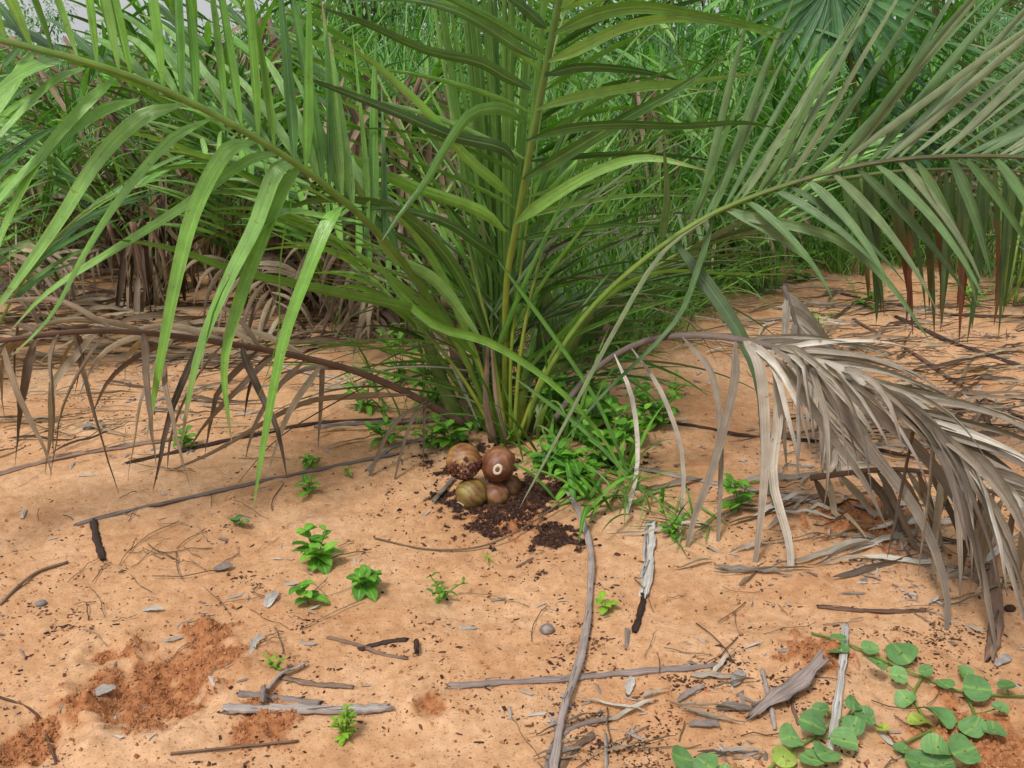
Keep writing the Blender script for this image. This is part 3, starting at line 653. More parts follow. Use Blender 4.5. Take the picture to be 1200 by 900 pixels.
stick([(0, 300), (60, 312), (130, 330), (210, 345)], .012, WBROWN, 'brown stalk far back at the left', 'fallen_stalk', cat='palm stalk')
stick([(-10, 345), (60, 338), (120, 352), (180, 375)], .013, WGREY, 'grey stalk behind the dead left frond', 'fallen_stalk', cat='palm stalk')
stick([(200, 380), (260, 400), (330, 430), (400, 445)], .010, WGREY, 'grey stalk crossing under the dead left frond', 'fallen_stalk', cat='palm stalk')
stick([(1165, 610), (1160, 660), (1168, 720), (1160, 775)], .017, WBROWN, 'thick brown rotten stalk under the dead leaves at right', 'fallen_stalk', cat='palm stalk', up=.0)
stick([(606, 665), (624, 655)], .005, WBROWN, 'tiny brown twig below the dark humus patch')
# grey forked driftwood
mb = MB(); tube(mb, spline([G(878, 846, .012), G(905, 828, .022), G(932, 812, .026), G(962, 788, .03)], 14), lambda u: .005 + .017 * math.sin(min(1, u * 1.15) * 2.4) ** 1.2 + .003 * math.sin(u * 20), seg=16, flat_=.5, side=(0, 1, 0), ridge=.28, rag=.016)
tube(mb, spline([G(880, 832, .010), G(905, 828, .02), G(930, 815, .02)], 8), lambda u: .004 + .012 * u, seg=8, flat_=.6)
tag(mb.build('driftwood', WGREY), 'forked weathered grey piece of driftwood beside the round leaved vine', 'driftwood')
# stones and flakes
def lump(px, py, r, mat, label, name='pebble', sq=(1, .8, .65), cat='pebble'):
    c = G(px, py, r * sq[2] * .5); mb = MB(); vs = []; at = []; nu, nv = 14, 8; sd0 = random.random() * 9
    for j in range(nv + 1):
        for i in range(nu):
            th = math.pi * j / nv; a = 2 * math.pi * i / nu; k = 1 + .1 * math.sin(a * 2 + sd0) + .07 * math.sin(a * 5 + th * 3 + sd0)
            vs.append(c + Vector((r * sq[0] * math.sin(th) * math.cos(a) * k, r * sq[1] * math.sin(th) * math.sin(a) * k, r * sq[2] * math.cos(th) * k))); at += [0, 0, random.random()]
    fs = [(j * nu + i, (j + 1) * nu + i, (j + 1) * nu + (i + 1) % nu, j * nu + (i + 1) % nu) for j in range(nv) for i in range(nu)]
    mb.add(vs, fs, at); tag(mb.build(name, mat), label, cat)
lump(48, 709, .013, STONE, 'round grey pebble alone on the sand at the left')
lump(641, 740, .020, WGREY, 'dented grey brown nut husk on open sand left of the curved stalk', 'husk_fragment', (1, .75, .6), 'husk')
lump(1183, 715, .014, WDARK, 'dark round pebble at the far right edge')
lump(548, 737, .016, PALE, 'small white shell fragment in the middle of the sand', 'shell_fragment', (1.3, .4, .3), 'shell')
lump(104, 502, .02, STONE, 'pale grey stone beside the brown stalk at left')
lump(1170, 530, .024, PALE, 'pale stone by the dead frond at right', sq=(1, .8, .4))
lump(1143, 510, .018, PALE, 'small white stone above the dead frond tip at right', sq=(1, .8, .4))
def flake(px, py, l, wd, az, mat, label, name='dry_leaf', tilt=.05, cat='dry leaf', z=.006):
    l *= .8; wd *= .7; c = G(px, py, z); d = Vector((math.cos(az), math.sin(az), tilt)); mb = MB()
    ribbon(mb, [c + d * l * (i / 8 - .5) + Vector((random.uniform(-.03, .03) * l, random.uniform(-.03, .03) * l, .05 * l * math.sin(i / 8 * 3.1))) for i in range(9)], wd, Vector((-math.sin(az), math.cos(az), .3)), fold=.4, prof=lambda u: math.sin(.25 + u * 2.7) ** .6 * random.uniform(.75, 1.1))
    tag(mb.build(name, mat), label, cat)
flake(318, 705, .085, .038, 1.4, PALE, 'pale grey flat chip standing beside the bright weed', 'bark_chip', cat='bark')
flake(122, 812, .06, .035, .6, PALE, 'grey dry leaf on the left rim of the dug hole')
flake(738, 806, .075, .03, 1.3, PALE, 'grey dry leaf hanging below the level stalk')
flake(262, 668, .06, .035, .5, WGREY, 'curled grey brown leaf in the dark litter')
flake(180, 717, .06, .02, .1, PALE, 'white flake in the dark litter at left')
flake(300, 757, .10, .018, 1.45, PALE, 'pale frayed splinter right of the dug hole', 'bark_chip', cat='bark')
flake(205, 752, .07, .012, .4, PALE, 'thin curled white sliver above the hole', 'bark_chip', cat='bark')
flake(864, 798, .07, .035, .9, PALE, 'pale grey leaf left of the driftwood')
flake(1175, 777, .07, .03, .6, PALE, 'white curled leaf at the right edge under dead leaflets')
flake(860, 833, .09, .03, -.1, WGREY, 'flat grey bark piece at the driftwood tip', 'bark_chip', cat='bark')
flake(825, 852, .08, .028, -.1, WGREY, 'flat grey bark piece nearer the bottom than the driftwood', 'bark_chip', cat='bark')
flake(810, 815, .10, .02, .6, WGREY, 'narrow slanting grey bark strip left of the driftwood', 'bark_chip', cat='bark')
flake(1020, 540, .09, .03, .6, PALE, 'pale curled leaf under the grey dead frond')

# ------------------------------------------------------------ litter (uncountable)
def chips(name, n, region, size, mat, dens, aspect=(1, 3), lift=.001, kind='stuff', th=.3):
    mb = MB(); cnt = 0; tries = 0
    B = 4000
    while cnt < n and tries < 90:
        tries += 1
        px = np.random.uniform(region[0], region[2], B); py = np.random.uniform(region[1], region[3], B)
        X = []; Y = []
        for a, b in zip(px, py):
            x, y = flat(a, b); X.append(x); Y.append(y)
        X = np.array(X); Y = np.array(Y)
        ok = np.random.uniform(0, 1, B) < dens(X, Y, px, py); X = X[ok]; Y = Y[ok]; Z = gz(X, Y)
        for x, y, z in zip(X, Y, Z):
            if cnt >= n: break
            s = random.uniform(*size) * random.choice((.5, .7, 1, 1, 1.5)); asp = random.uniform(*aspect); az = random.uniform(0, 6.283)
            a = Vector((math.cos(az), math.sin(az), random.uniform(-.3, .3))) * s * asp * .5; b = Vector((-math.sin(az), math.cos(az), random.uniform(-.4, .4))) * s * .5
            c = Vector((x, y, z + lift)); h = Vector((0, 0, s * th))
            t = random.random(); k1, k2 = random.uniform(.3, 1), random.uniform(.3, 1)
            mb.add([c - a - b * k1, c + a * k2 - b, c + a + b * k2, c - a * k1 + b, c + h - a * .3, c + h + a * .4 + b * .2],
                   [(0, 1, 5, 4), (1, 2, 5), (2, 3, 4, 5), (3, 0, 4)], [0, 0, t] * 6); cnt += 1
    o = mb.build(name, mat, smooth=False); tag(o, kind=kind); return o
np.random.seed(4)
def dens_dark(X, Y, px, py):
    a = np.clip((fbm(X, Y, 5, 101, 3) - .46) * 5, 0, 1) * np.clip((fbm(X, Y, 22, 105, 2) - .35) * 3, 0, 1)
    zones = np.zeros_like(X) + .10
    for cx, cy, r, w_ in [(260, 690, 90, .9), (130, 650, 60, .7), (60, 740, 50, .5), (600, 610, 80, .8), (720, 760, 70, .8), (780, 820, 120, .8), (850, 850, 120, .9), (1100, 430, 220, 1.3), (960, 470, 100, .8), (1000, 640, 120, .9), (100, 470, 160, .7), (700, 700, 40, .3), (1100, 760, 120, .6), (520, 540, 90, .8), (440, 430, 120, .6), (480, 740, 60, .3)]:
        zones = np.maximum(zones, w_ * np.exp(-((px - cx) ** 2 + ((py - cy) * 1.4) ** 2) / r ** 2))
    return a * zones + .008
tag(chips('dark_litter', 9000, (-40, 300, 1240, 930), (.0015, .0055), CHIPD, dens_dark), 'scattered dark crumbs and bark bits on the orange sand')
def dens_pale(X, Y, px, py):
    z = np.zeros_like(X) + .015
    for cx, cy, r, w_ in [(1120, 420, 150, 1), (1080, 500, 140, .8), (830, 840, 110, .22), (170, 440, 120, .8), (250, 720, 60, .10), (1080, 650, 100, .5), (700, 870, 60, .4), (950, 620, 90, .3), (60, 380, 120, .5), (760, 470, 80, .4)]:
        z = np.maximum(z, w_ * np.exp(-((px - cx) ** 2 + ((py - cy) * 1.6) ** 2) / r ** 2))
    return z * np.clip((fbm(X, Y, 12, 121, 2) - .4) * 4, 0, 1)
tag(chips('pale_litter', 2200, (-40, 320, 1240, 930), (.003, .009), CHIPL, dens_pale, aspect=(2, 7), lift=.003), 'pale dry leaf bits strewn on the sand')
tag(chips('sand_crumbs', 6500, (-20, 600, 1220, 930), (.0015, .007), CHIPS, lambda X, Y, px, py: damp(X, Y) ** 2 * .9 + .02, aspect=(.8, 1.3), th=.7), 'moist red sand crumbs around the dug hole')
tag(chips('humus_crumbs', 5000, (440, 500, 760, 700), (.002, .008), HUM, lambda X, Y, px, py: humus(X, Y) * .9 + .004, aspect=(.8, 1.8), th=.6), 'black humus crumbs spilled around the nuts')
# fine root fibres and dry straws lying about
mb = MB()
for k in range(170):
    px, py = random.choice([(random.uniform(600, 1220), random.uniform(690, 900)), (random.uniform(900, 1210), random.uniform(380, 640)), (random.uniform(-10, 420), random.uniform(400, 640)), (random.uniform(100, 400), random.uniform(630, 760))])
    p = G(px, py, .004); az = random.uniform(0, 6.28); L_ = random.uniform(.04, .18)
    pts = [p]
    for i in range(5):
        az += random.uniform(-.2, .2); q = pts[-1] + Vector((math.cos(az), math.sin(az), 0)) * L_ / 5; q.z = g1(q.x, q.y) + random.uniform(.003, .012); pts.append(q)
    tube(mb, pts, random.uniform(.0006, .0016), seg=4)
tag(mb.build('straw_litter', DEADBROWN), 'thin dry straws and fibres lying on the sand', kind='stuff')
def straw(pp, Y0, Y1, r, label, mat=DEADBROWN):
    mb = MB(); pts = [P(x, y, Y0 + (Y1 - Y0) * i / (len(pp) - 1)) for i, (x, y) in enumerate(pp)]
    for p in pts: p.z = max(p.z, g1(p.x, p.y) + .004)
    tube(mb, spline(pts, 20), r, seg=5); tag(mb.build('dry_straw', mat), label, 'straw')
q = [G(439, 632, .004), G(500, 645, .004), G(560, 645, .01), G(610, 628, .02), G(668, 592, .03)]
mb = MB(); tube(mb, spline(q, 20), .0026, seg=5); tag(mb.build('dry_straw', DEADBROWN), 'thin curved straw lying in front of the humus patch', 'straw')
q = [G(0, 710, .004), G(40, 675, .006), G(80, 660, .004)]
mb = MB(); tube(mb, spline(q, 14), .004, seg=5); tag(mb.build('dry_straw', WBROWN), 'brown thin twig on the left above the pebble', 'straw')
q = [G(200, 885, .004), G(270, 880, .008), G(350, 870, .004)]
mb = MB(); tube(mb, spline(q, 14), .003, seg=5); tag(mb.build('dry_straw', WBROWN), 'thin rootlet lying in front of the dug hole', 'straw')
q = [G(-10, 815, .004), G(40, 835, .006), G(60, 880, .004), G(70, 910, .004)]
mb = MB(); tube(mb, spline(q, 14), .003, seg=5); tag(mb.build('dry_straw', WBROWN), 'thin rootlet curving over the bottom left corner', 'straw')
# dead leaf strips on the ground left and right
def strips(name, label, n, reg, L_, w_, mat):
    mb = MB()
    for k in range(n):
        p = G(random.uniform(reg[0], reg[2]), random.uniform(reg[1], reg[3]), .01); az = random.uniform(-.5, .5) + random.choice((0, math.pi, .7)); d = Vector((math.cos(az), math.sin(az), random.uniform(.05, .35)))
        ribbon(mb, grow(p, d, random.uniform(*L_), 1.0, n=9, floor=True, wob=.15), random.uniform(*w_), (-math.sin(az), math.cos(az), .3), fold=.5, twist=random.uniform(-2, 2))
    tag(mb.build(name, mat), label, kind='stuff')
strips('dry_leaf_litter', 'brown dead leaf strips matted on the ground at the left', 230, (-80, 285, 400, 430), (.25, .7), (.012, .032), DEADBROWN)
strips('dry_leaf_litter', 'grey dead leaf strips matted under the right frond', 70, (820, 520, 1220, 690), (.12, .35), (.008, .02), DEADGREY)
strips('dry_leaf_litter', 'dark dead leaf strips on the far right sand', 260, (940, 330, 1240, 520), (.10, .45), (.008, .02), DEADBROWN)
strips('dry_leaf_litter', 'dry leaf bits behind the palm base', 120, (640, 290, 960, 420), (.2, .5), (.010, .02), DEADGREY)
strips('dry_leaf_litter', 'brown dry strips scattered under the left dead frond', 60, (-40, 430, 470, 540), (.12, .4), (.006, .016), DEADBROWN)
strips('dry_leaf_litter', 'torn leaf bits at the bottom middle', 16, (650, 790, 900, 900), (.06, .16), (.006, .014), DEADGREY)

# ------------------------------------------------------------ weeds
def leafp(mb, p, d, L_, w_, droop=.35, t=None, prof=lambda u: math.sin(.12 + u * 2.95) ** .8, n=7):
    d = Vector(d).normalized(); side = d.cross(Vector((0, 0, 1)))
    if side.length < .1: side = Vector((1, 0, 0))
    ribbon(mb, grow(p, d, L_, droop, n=n, wob=.03), w_, side, fold=-.25, t=t, prof=prof)
def weed(px, py, h, n, L_, w_, mat, label, spread=.02, stems=1, name='weed'):
    b = G(px, py); o = thing(name, label, 'weed', b); sm = MB(); fm = MB()
    for s in range(stems):
        vs_ = random.uniform(.65, 1.15)
        a0 = random.uniform(0, 6.28); tip = b + Vector((math.cos(a0) * spread, math.sin(a0) * spread, h * random.uniform(.7, 1.1)))
        st = spline([b, b.lerp(tip, .5) + Vector((0, 0, h * .1)), tip], 8); tube(sm, st, .0016, seg=5)
        for k in range(n):
            u = (k + 1) / n; i = min(int(u * 8), 8); a = a0 + k * 1.57
            for q in (0, math.pi):
                if random.random() < .12: continue
                el = .15 + .5 * u + random.uniform(-.2, .25)
                leafp(fm, st[i], (math.cos(a + q), math.sin(a + q), el), L_ * vs_ * (1.15 - .5 * u) * random.uniform(.6, 1.2), w_ * vs_ * (1.1 - .3 * u), droop=random.uniform(.1, .9))
    sm.build('stem', RACHIS, o); fm.build('foliage', mat, o); return o
weed(372, 662, .08, 4, .066, .036, WEED, 'bushy small green weed behind the brightest rosette weed', spread=.04, stems=5)
weed(362, 708, .055, 3, .078, .042, LIME if False else WEED, 'bright green rosette weed right of the pale chip', stems=2)
weed(425, 690, .05, 3, .062, .036, WEED, 'low green weed at the tip of the hanging dead leaflet', spread=.035, stems=3)
weed(520, 700, .045, 4, .036, .012, WEED, 'small narrow leaved dark green weed in mid sand', spread=.05, stems=4)
weed(713, 715, .03, 2, .048, .026, LIME, 'bright yellow green seedling right of the curved stalk', stems=2)
weed(405, 866, .07, 6, .026, .012, LIME, 'feathery lime seedling near the bottom edge', spread=.02, stems=5)
weed(323, 785, .03, 3, .022, .012, LIME, 'tiny lime seedling behind the grey stalk pieces', stems=3)
weed(283, 618, .02, 2, .04, .026, VINE, 'dark green seedling on the sand under the hanging leaf tips', stems=2)
weed(362, 582, .05, 3, .075, .030, WEED, 'broad leaved weed in front of the long grey stalk', stems=2)
weed(365, 545, .035, 3, .055, .02, WEED, 'green weed just behind the long grey stalk', spread=.03, stems=3)
weed(410, 560, .02, 2, .03, .012, WEED, 'small weed at the right end of the grey stalk', stems=2)
weed(215, 525, .05, 3, .06, .03, WEED, 'weed under the leftmost hanging green leaflets', stems=3)
weed(785, 628, .09, 6, .035, .018, WEED, 'leafy weed beside the pale bark plank', spread=.05, stems=5)
weed(865, 600, .10, 4, .07, .035, WEED, 'broad leaved weed behind the hanging grey leaflets', spread=.04, stems=3)
weed(555, 500, .26, 9, .075, .02, WEED, 'tall opposite leaved herb left of the palm stalk', spread=.06, stems=3, name='herb')
weed(530, 525, .10, 4, .075, .032, WEED, 'broad leaved herb just behind the torn nut', spread=.05, stems=5, name='herb')
weed(500, 525, .08, 4, .055, .022, WEED, 'leafy herb left of the nuts', spread=.05, stems=4, name='herb')
weed(700, 500, .24, 5, .11, .065, WEED, 'large soft leaved herb right of the palm base', spread=.08, stems=4, name='herb')
weed(690, 420, .30, 5, .10, .07, WEED, 'round leaved herb behind the right petiole', spread=.08, stems=3, name='herb')
weed(470, 450, .22, 6, .07, .028, WEED, 'herb growing behind the dead frond stalk', spread=.08, stems=4, name='herb')
weed(1010, 360, .12, 5, .06, .02, WEED, 'weed on far right sand below the hanging fronds', spread=.1, stems=6)
weed(1140, 360, .14, 5, .07, .02, WEED, 'bushy weed at the far right edge of the sand', spread=.1, stems=6)
weed(960, 385, .08, 3, .05, .02, LIME, 'small lime weed beside the grey standing frond', spread=.05, stems=3)
weed(790, 460, .06, 3, .05, .018, LIME, 'lime weed above the drooping dead rachis', spread=.06, stems=4)
weed(60, 330, .1, 4, .06, .02, WEED, 'low green weed far back at the left', spread=.15, stems=6)
weed(940, 330, .14, 5, .08, .03, WEED, 'weed at the foot of the thicket behind the grey frond', spread=.1, stems=5)
weed(675, 575, .10, 4, .085, .042, WEED, 'broad leaved herb in front of the bright grass tuft', spread=.06, stems=6, name='herb')
weed(705, 545, .16, 5, .08, .045, WEED, 'leafy herb between the grass tufts right of the flower', spread=.08, stems=6, name='herb')
weed(660, 510, .22, 6, .085, .05, WEED, 'tall leafy herb climbing into the right side of the palm base', spread=.08, stems=5, name='herb')
weed(505, 475, .26, 7, .075, .03, WEED, 'tall leafy herb climbing into the left side of the palm base', spread=.09, stems=5, name='herb')
weed(455, 520, .09, 4, .06, .026, WEED, 'leafy weed at the end of the grey stalk left of the palm base', spread=.07, stems=5)
weed(770, 500, .14, 5, .07, .034, WEED, 'leafy weed behind the pair of thin curved dead leaflets', spread=.09, stems=6)
weed(610, 470, .30, 7, .09, .03, WEED, 'herb just behind the yellow green stalk', spread=.07, stems=4, name='herb')
weed(640, 555, .10, 4, .08, .03, WEED, 'broad leaved herb right of the blue flower', spread=.05, stems=5, name='herb')
weed(735, 520, .14, 4, .09, .04, WEED, 'soft herb beside the folded grey green leaf', spread=.07, stems=5, name='herb')
weed(590, 525, .06, 3, .05, .02, WEED, 'small herb squeezed between the split stub and the ringed nut', spread=.03, stems=4, name='herb')
weed(430, 480, .12, 5, .06, .022, WEED, 'herb under the dead brown frond stalk', spread=.08, stems=5, name='herb')
# strap leaved grass tuft right of the nuts
def tuft(px, py, n, L_, w_, mat, label, lean=(.3, 1.1), name='grass_tuft', droop=(.4, 1.1), spread=.03, cat='grass', floor=True, up=0, grp=None, part='foliage'):
    b = G(px, py) + Vector((0, 0, up)); o = thing(name, label, cat, b, grp); mb = MB()
    for k in range(n):
        az = random.uniform(0, 6.283); ln = random.uniform(*lean)
        p = b + Vector((random.gauss(0, spread), random.gauss(0, spread), 0))
        d = Vector((math.sin(az) * math.sin(ln), math.cos(az) * math.sin(ln), math.cos(ln)))
        ribbon(mb, grow(p, d, random.uniform(*L_), random.uniform(*droop), n=9, floor=floor), random.uniform(*w_), Vector((math.cos(az), -math.sin(az), 0)), fold=.35)
    mb.build(part, mat, o); return o
tuft(715, 560, 12, (.12, .3), (.010, .022), WEED, 'green grass tuft behind the bright strap leaved one', spread=.06)
tuft(690, 590, 17, (.12, .30), (.016, .028), WEED, 'bright green strap leaved grass tuft right of the nuts', spread=.05)
tuft(655, 550, 10, (.12, .26), (.010, .022), WEED, 'green grass tuft behind the blue flower', spread=.04)
tuft(745, 590, 22, (.12, .3), (.007, .014), GRASS, 'fine grass tuft beside the leaning dead leaflets', spread=.05)
tuft(800, 620, 16, (.1, .2), (.004, .008), GRASS, 'thin grass at the foot of the bark plank', spread=.04)
tuft(640, 520, 26, (.25, .5), (.010, .02), GRASS, 'long grass rising behind the palm stalk', spread=.06, lean=(.1, .7))
tuft(500, 480, 26, (.2, .45), (.008, .016), GRASS, 'long grass left of the palm base', spread=.08, lean=(.1, .8))
tuft(569, 655, 4, (.04, .06), (.002, .004), LIME, 'tiny green grass sprig in front of the nuts', lean=(0, .3), spread=.003)
# blue flower
fl = thing('blue_flower', 'small pale blue flower right of the nuts', 'flower', G(634, 548))
BLUE = leafmat('petal_blue', [C(.36, .42, .85), C(.5, .55, .9)], stripe=.2, rib=0)
fc_ = P(634, 534, G(634, 548).y); mb = MB(); tube(mb, spline([G(634, 548), fc_], 5), .0015, seg=5); mb.build('stem', RACHIS, fl)
for a in (.3, 1.4, 2.6, 4.0, 5.2):
    mb = MB(); leafp(mb, fc_, (math.cos(a), -.5, math.sin(a) * .8 + .2), .026, .02, droop=.3); mb.build('petal', BLUE, fl)
# round leaved vine
def roundleaf(parent, px, py, rad, t):
    g = G(px, py); h = random.uniform(.015, .045); c = P(px, py, g.y - h * .9 * 0 )
    c = g + (Vector((0, 0, CH)) - Vector((0, g.y * 0, 0)) - g) * 0 + Vector((0, 0, h))
    d = ray(px, py); tt = (g.z + h - CH) / d.z; c = Vector((0, 0, CH)) + d * tt
    nrm = Vector((random.uniform(-.5, .5), random.uniform(-.7, .25), 1)).normalized()
    a = nrm.orthogonal().normalized(); a = Matrix.Rotation(random.uniform(0, 6.28), 3, nrm) @ a; b = nrm.cross(a)
    wv_ = random.uniform(.05, .28); ph_ = random.uniform(0, 6.28)
    vs = [c - nrm * rad * .12]; at = [.5, 0, t]; n = 26; rings = (.35, .7, 1.0)
    for k, q in enumerate(rings):
        for i in range(n):
            an = 2 * math.pi * i / n; rr = rad * q * (1 + .06 * math.cos(an * 2)) * (1 - .10 * q * math.exp(-((an - math.pi) / .28) ** 2))
            z = wv_ * rad * q * q * math.cos(an * 2 + ph_) + .02 * rad * math.sin(an * 7) * q - .12 * rad * (1 - q * q)
            vs.append(c + a * rr * math.cos(an) + b * rr * math.sin(an) + nrm * z); at += [.5 + .45 * q * math.sin(an), q * math.cos(an), t]
    fs = [(0, 1 + i, 1 + (i + 1) % n) for i in range(n)]
    for k in range(2):
        fs += [(1 + k * n + i, 1 + (k + 1) * n + i, 1 + (k + 1) * n + (i + 1) % n, 1 + k * n + (i + 1) % n) for i in range(n)]
    mb = MB(); mb.add(vs, fs, at); mb.build('leaf', VINE, parent)
    return c - a * rad * .05
def vine(label, leaves, stems):
    o = thing('creeping_vine', label, 'vine', G(*stems[0][0])); sm = MB(); nodes = []
    for st in stems:
        pts = spline([G(x, y, .008) for x, y in st], 20); tube(sm, pts, .0028, seg=6); nodes += pts
    for x, y, r_, t in leaves:
        c = roundleaf(o, x + random.uniform(-3, 3), y + random.uniform(-3, 3), r_ * .00178 * random.uniform(.72, 1.12), t)
        nd = min(nodes, key=lambda q: (q - c).length); tube(sm, spline([nd, nd.lerp(c, .5) + Vector((0, 0, -.002)), c], 5), .0015, seg=5)
    sm.build('stem', RACHIS, o)
rt_ = lambda: random.uniform(0, .62)
vine('round leaved vine at the lower right under the dead leaf tips', [(x, y, r_, rt_()) for x, y, r_ in
     [(983, 747, 14), (985, 762, 16), (1028, 775, 16), (1020, 757, 15), (1057, 762, 17), (1056, 789, 14), (1059, 816, 14), (1103, 836, 17), (1087, 784, 12), (1108, 800, 14), (1143, 808, 16), (1138, 848, 14), (1163, 853, 15), (1170, 831, 11), (1132, 790, 10), (1060, 876, 14), (1078, 890, 15), (1100, 873, 15), (1130, 880, 18), (1108, 892, 12), (1180, 800, 10)]] + [(1080, 843, 14, .95)],
     [[(1200, 820), (1130, 815), (1080, 797), (1030, 775), (990, 758), (950, 745)], [(1160, 860), (1120, 850), (1080, 865), (1050, 880)], [(1130, 815), (1140, 850), (1110, 890)], [(1080, 797), (1070, 820), (1085, 850)]])
vine('round leaved vine left of the yellow leaf at the bottom right', [(x, y, r_, rt_()) for x, y, r_ in
     [(963, 828, 14), (955, 848, 16), (930, 866, 15), (953, 885, 14), (987, 868, 19), (970, 880, 16), (998, 848, 13), (1015, 834, 12), (1002, 824, 9), (1020, 845, 9)]] + [(920, 886, 13, .9), (1036, 854, 10, 1.0)],
     [[(1010, 835), (980, 850), (950, 870), (925, 885), (900, 905)], [(980, 850), (965, 830)]])
vine('few round vine leaves at the bottom edge left of the other vines', [(797, 890, 13, .2), (825, 893, 15, .3), (850, 905, 14, .4)], [[(790, 905), (830, 905), (870, 905)]])

# ------------------------------------------------------------ thicket
def bgz(x, y): return g1(x, y) * max(0, min(1, 1.2 - math.hypot(x, y - 3) / 40))
def tussock(n, L_, w_, mat, lean, droop, spread, seed):
    random.seed(seed); o = bpy.data.objects.new('grass_tussock', None); COL.objects.link(o); mb = MB()
    for k in range(n):
        az = random.uniform(0, 6.283); ln = random.uniform(*lean); p = Vector((random.gauss(0, spread), random.gauss(0, spread), -.02))
        d = Vector((math.sin(az) * math.sin(ln), math.cos(az) * math.sin(ln), math.cos(ln)))
        ribbon(mb, grow(p, d, random.uniform(*L_), random.uniform(*droop), n=9), random.uniform(*w_), Vector((math.cos(az), -math.sin(az), 0)), fold=.35, twist=random.uniform(-.6, .6))
    f = mb.build('foliage', mat); f.parent = o
    return o
protos = {
    'fine': tussock(150, (.5, 1.2), (.008, .016), GRASS, (.05, .8), (.4, 1.3), .10, 1),
    'tall': tussock(110, (.9, 1.9), (.014, .028), BGGREEN, (.03, .6), (.25, .8), .16, 2),
    'broad': tussock(70, (.9, 1.7), (.035, .06), BGGREEN, (.05, .6), (.25, .9), .16, 3),
    'blue': tussock(80, (.8, 1.6), (.02, .04), BGBLUE, (.05, .7), (.2, .8), .14, 4),
    'dead': tussock(90, (.6, 1.2), (.012, .03), DEADBROWN, (.05, .9), (.6, 1.8), .12, 5)}
used = set()
LAB = {'fine': 'fine bladed arching grass tussock in the thicket behind the palm', 'tall': 'tall green reedy tussock in the thicket behind the palm', 'broad': 'broad strap leaved clump in the thicket behind the palm', 'blue': 'blue green leaved clump in the thicket behind the palm', 'dead': 'dry brown dead clump in the thicket behind the palm'}
GRP = {'fine': 'fine grass tussocks of the thicket', 'tall': 'tall reedy tussocks of the thicket', 'broad': 'broad leaved clumps of the thicket', 'blue': 'blue green clumps of the thicket', 'dead': 'dead brown clumps of the thicket'}
def spot(px, Y):
    for lim, ph in ((20, 'at the far left edge'), (110, 'left of the wide hanging leaflets'), (190, 'over the wide hanging leaflets'), (270, 'above the left arching stalk'), (390, 'left of the palm clump behind'), (475, 'beside the brown dead skirt'), (540, 'just left of the spear leaves'),
                    (650, 'close behind the upright stalk'), (710, 'right of the upright stalk'), (750, 'above the small blue flower'), (790, 'behind the folded upright leaf tip'), (850, 'where the right frond leaves the palm'), (915, 'above the sand bank'), (980, 'left of the fan leaf'), (1050, 'under the fan leaf'), (1100, 'right of the fan leaf'), (1170, 'near the right edge'), (9999, 'at the far right edge')):
        if px < lim: break
    return ph + (', low and nearest' if Y < 5.3 else ', in the middle row' if Y < 6.9 else ', in the back row')
LOOK = {'fine': 'fine bladed arching grass tussock', 'tall': 'tall green reedy tussock', 'broad': 'broad strap leaved clump', 'blue': 'blue green leaved clump', 'dead': 'dry brown dead clump'}
used_labels = {}
def place(kind, x, y, s=1.0, sz=1.0, px=0):
    pr = protos[kind]
    o = pr if kind not in used else copy_tree(pr)
    used.add(kind); o.location = (x, y, bgz(x, y)); o.rotation_euler = (0, 0, random.uniform(0, 6.28)); o.scale = (s, s, s * sz)
    tag(o, LOOK[kind] + ' ' + spot(px, y), 'tall grass', GRP[kind])
MASS = {}
def mass(kind, x, y, s, sz):
    me = [c for c in protos[kind].children][0].data
    n = len(me.vertices); v = np.empty(n * 3, np.float32); me.vertices.foreach_get('co', v); v = v.reshape(-1, 3)
    a = random.uniform(0, 6.28); c_, s_ = math.cos(a), math.sin(a)
    w_ = np.stack([(v[:, 0] * c_ - v[:, 1] * s_) * s + x, (v[:, 0] * s_ + v[:, 1] * c_) * s + y, v[:, 2] * s * sz + bgz(x, y)], -1)
    f = np.empty(len(me.loops), np.int32); me.loops.foreach_get('vertex_index', f)
    at = []
    for nm in ('u', 'v', 't'):
        k = np.empty(n, np.float32); me.attributes[nm].data.foreach_get('value', k); at.append(k)
    MASS.setdefault(kind, []).append((w_, f, at))
def build_mass():
    for kind, L_ in MASS.items():
        o_ = 0; F = []
        for w_, f, at in L_: F.append(f + o_); o_ += len(w_)
        F = np.concatenate(F); V = np.concatenate([k[0] for k in L_]); me = bpy.data.meshes.new('far_grass')
        me.vertices.add(len(V)); me.vertices.foreach_set('co', V.ravel()); me.loops.add(len(F)); me.loops.foreach_set('vertex_index', F.astype(np.int32))
        me.polygons.add(len(F) // 4); me.polygons.foreach_set('loop_start', np.arange(0, len(F), 4, dtype=np.int32)); me.polygons.foreach_set('use_smooth', [True] * (len(F) // 4)); me.update(calc_edges=True)
        for q, nm in enumerate(('u', 'v', 't')):
            a = me.attributes.new(nm, 'FLOAT', 'POINT'); a.data.foreach_set('value', np.concatenate([k[2][q] for k in L_]))
        me.materials.append(protos[kind].children[0].data.materials[0])
        o = bpy.data.objects.new('far_grass', me); COL.objects.link(o); tag(o, {'fine': 'fine', 'tall': 'tall reedy', 'broad': 'broad leaved', 'blue': 'blue green', 'dead': 'dry'}[kind] + ' grass massed at the back of the thicket', kind='stuff')
def gx(px, Y): return (px - 600) / FPX * (Y * math.cos(PITCH) + CH * math.sin(PITCH))
random.seed(11)
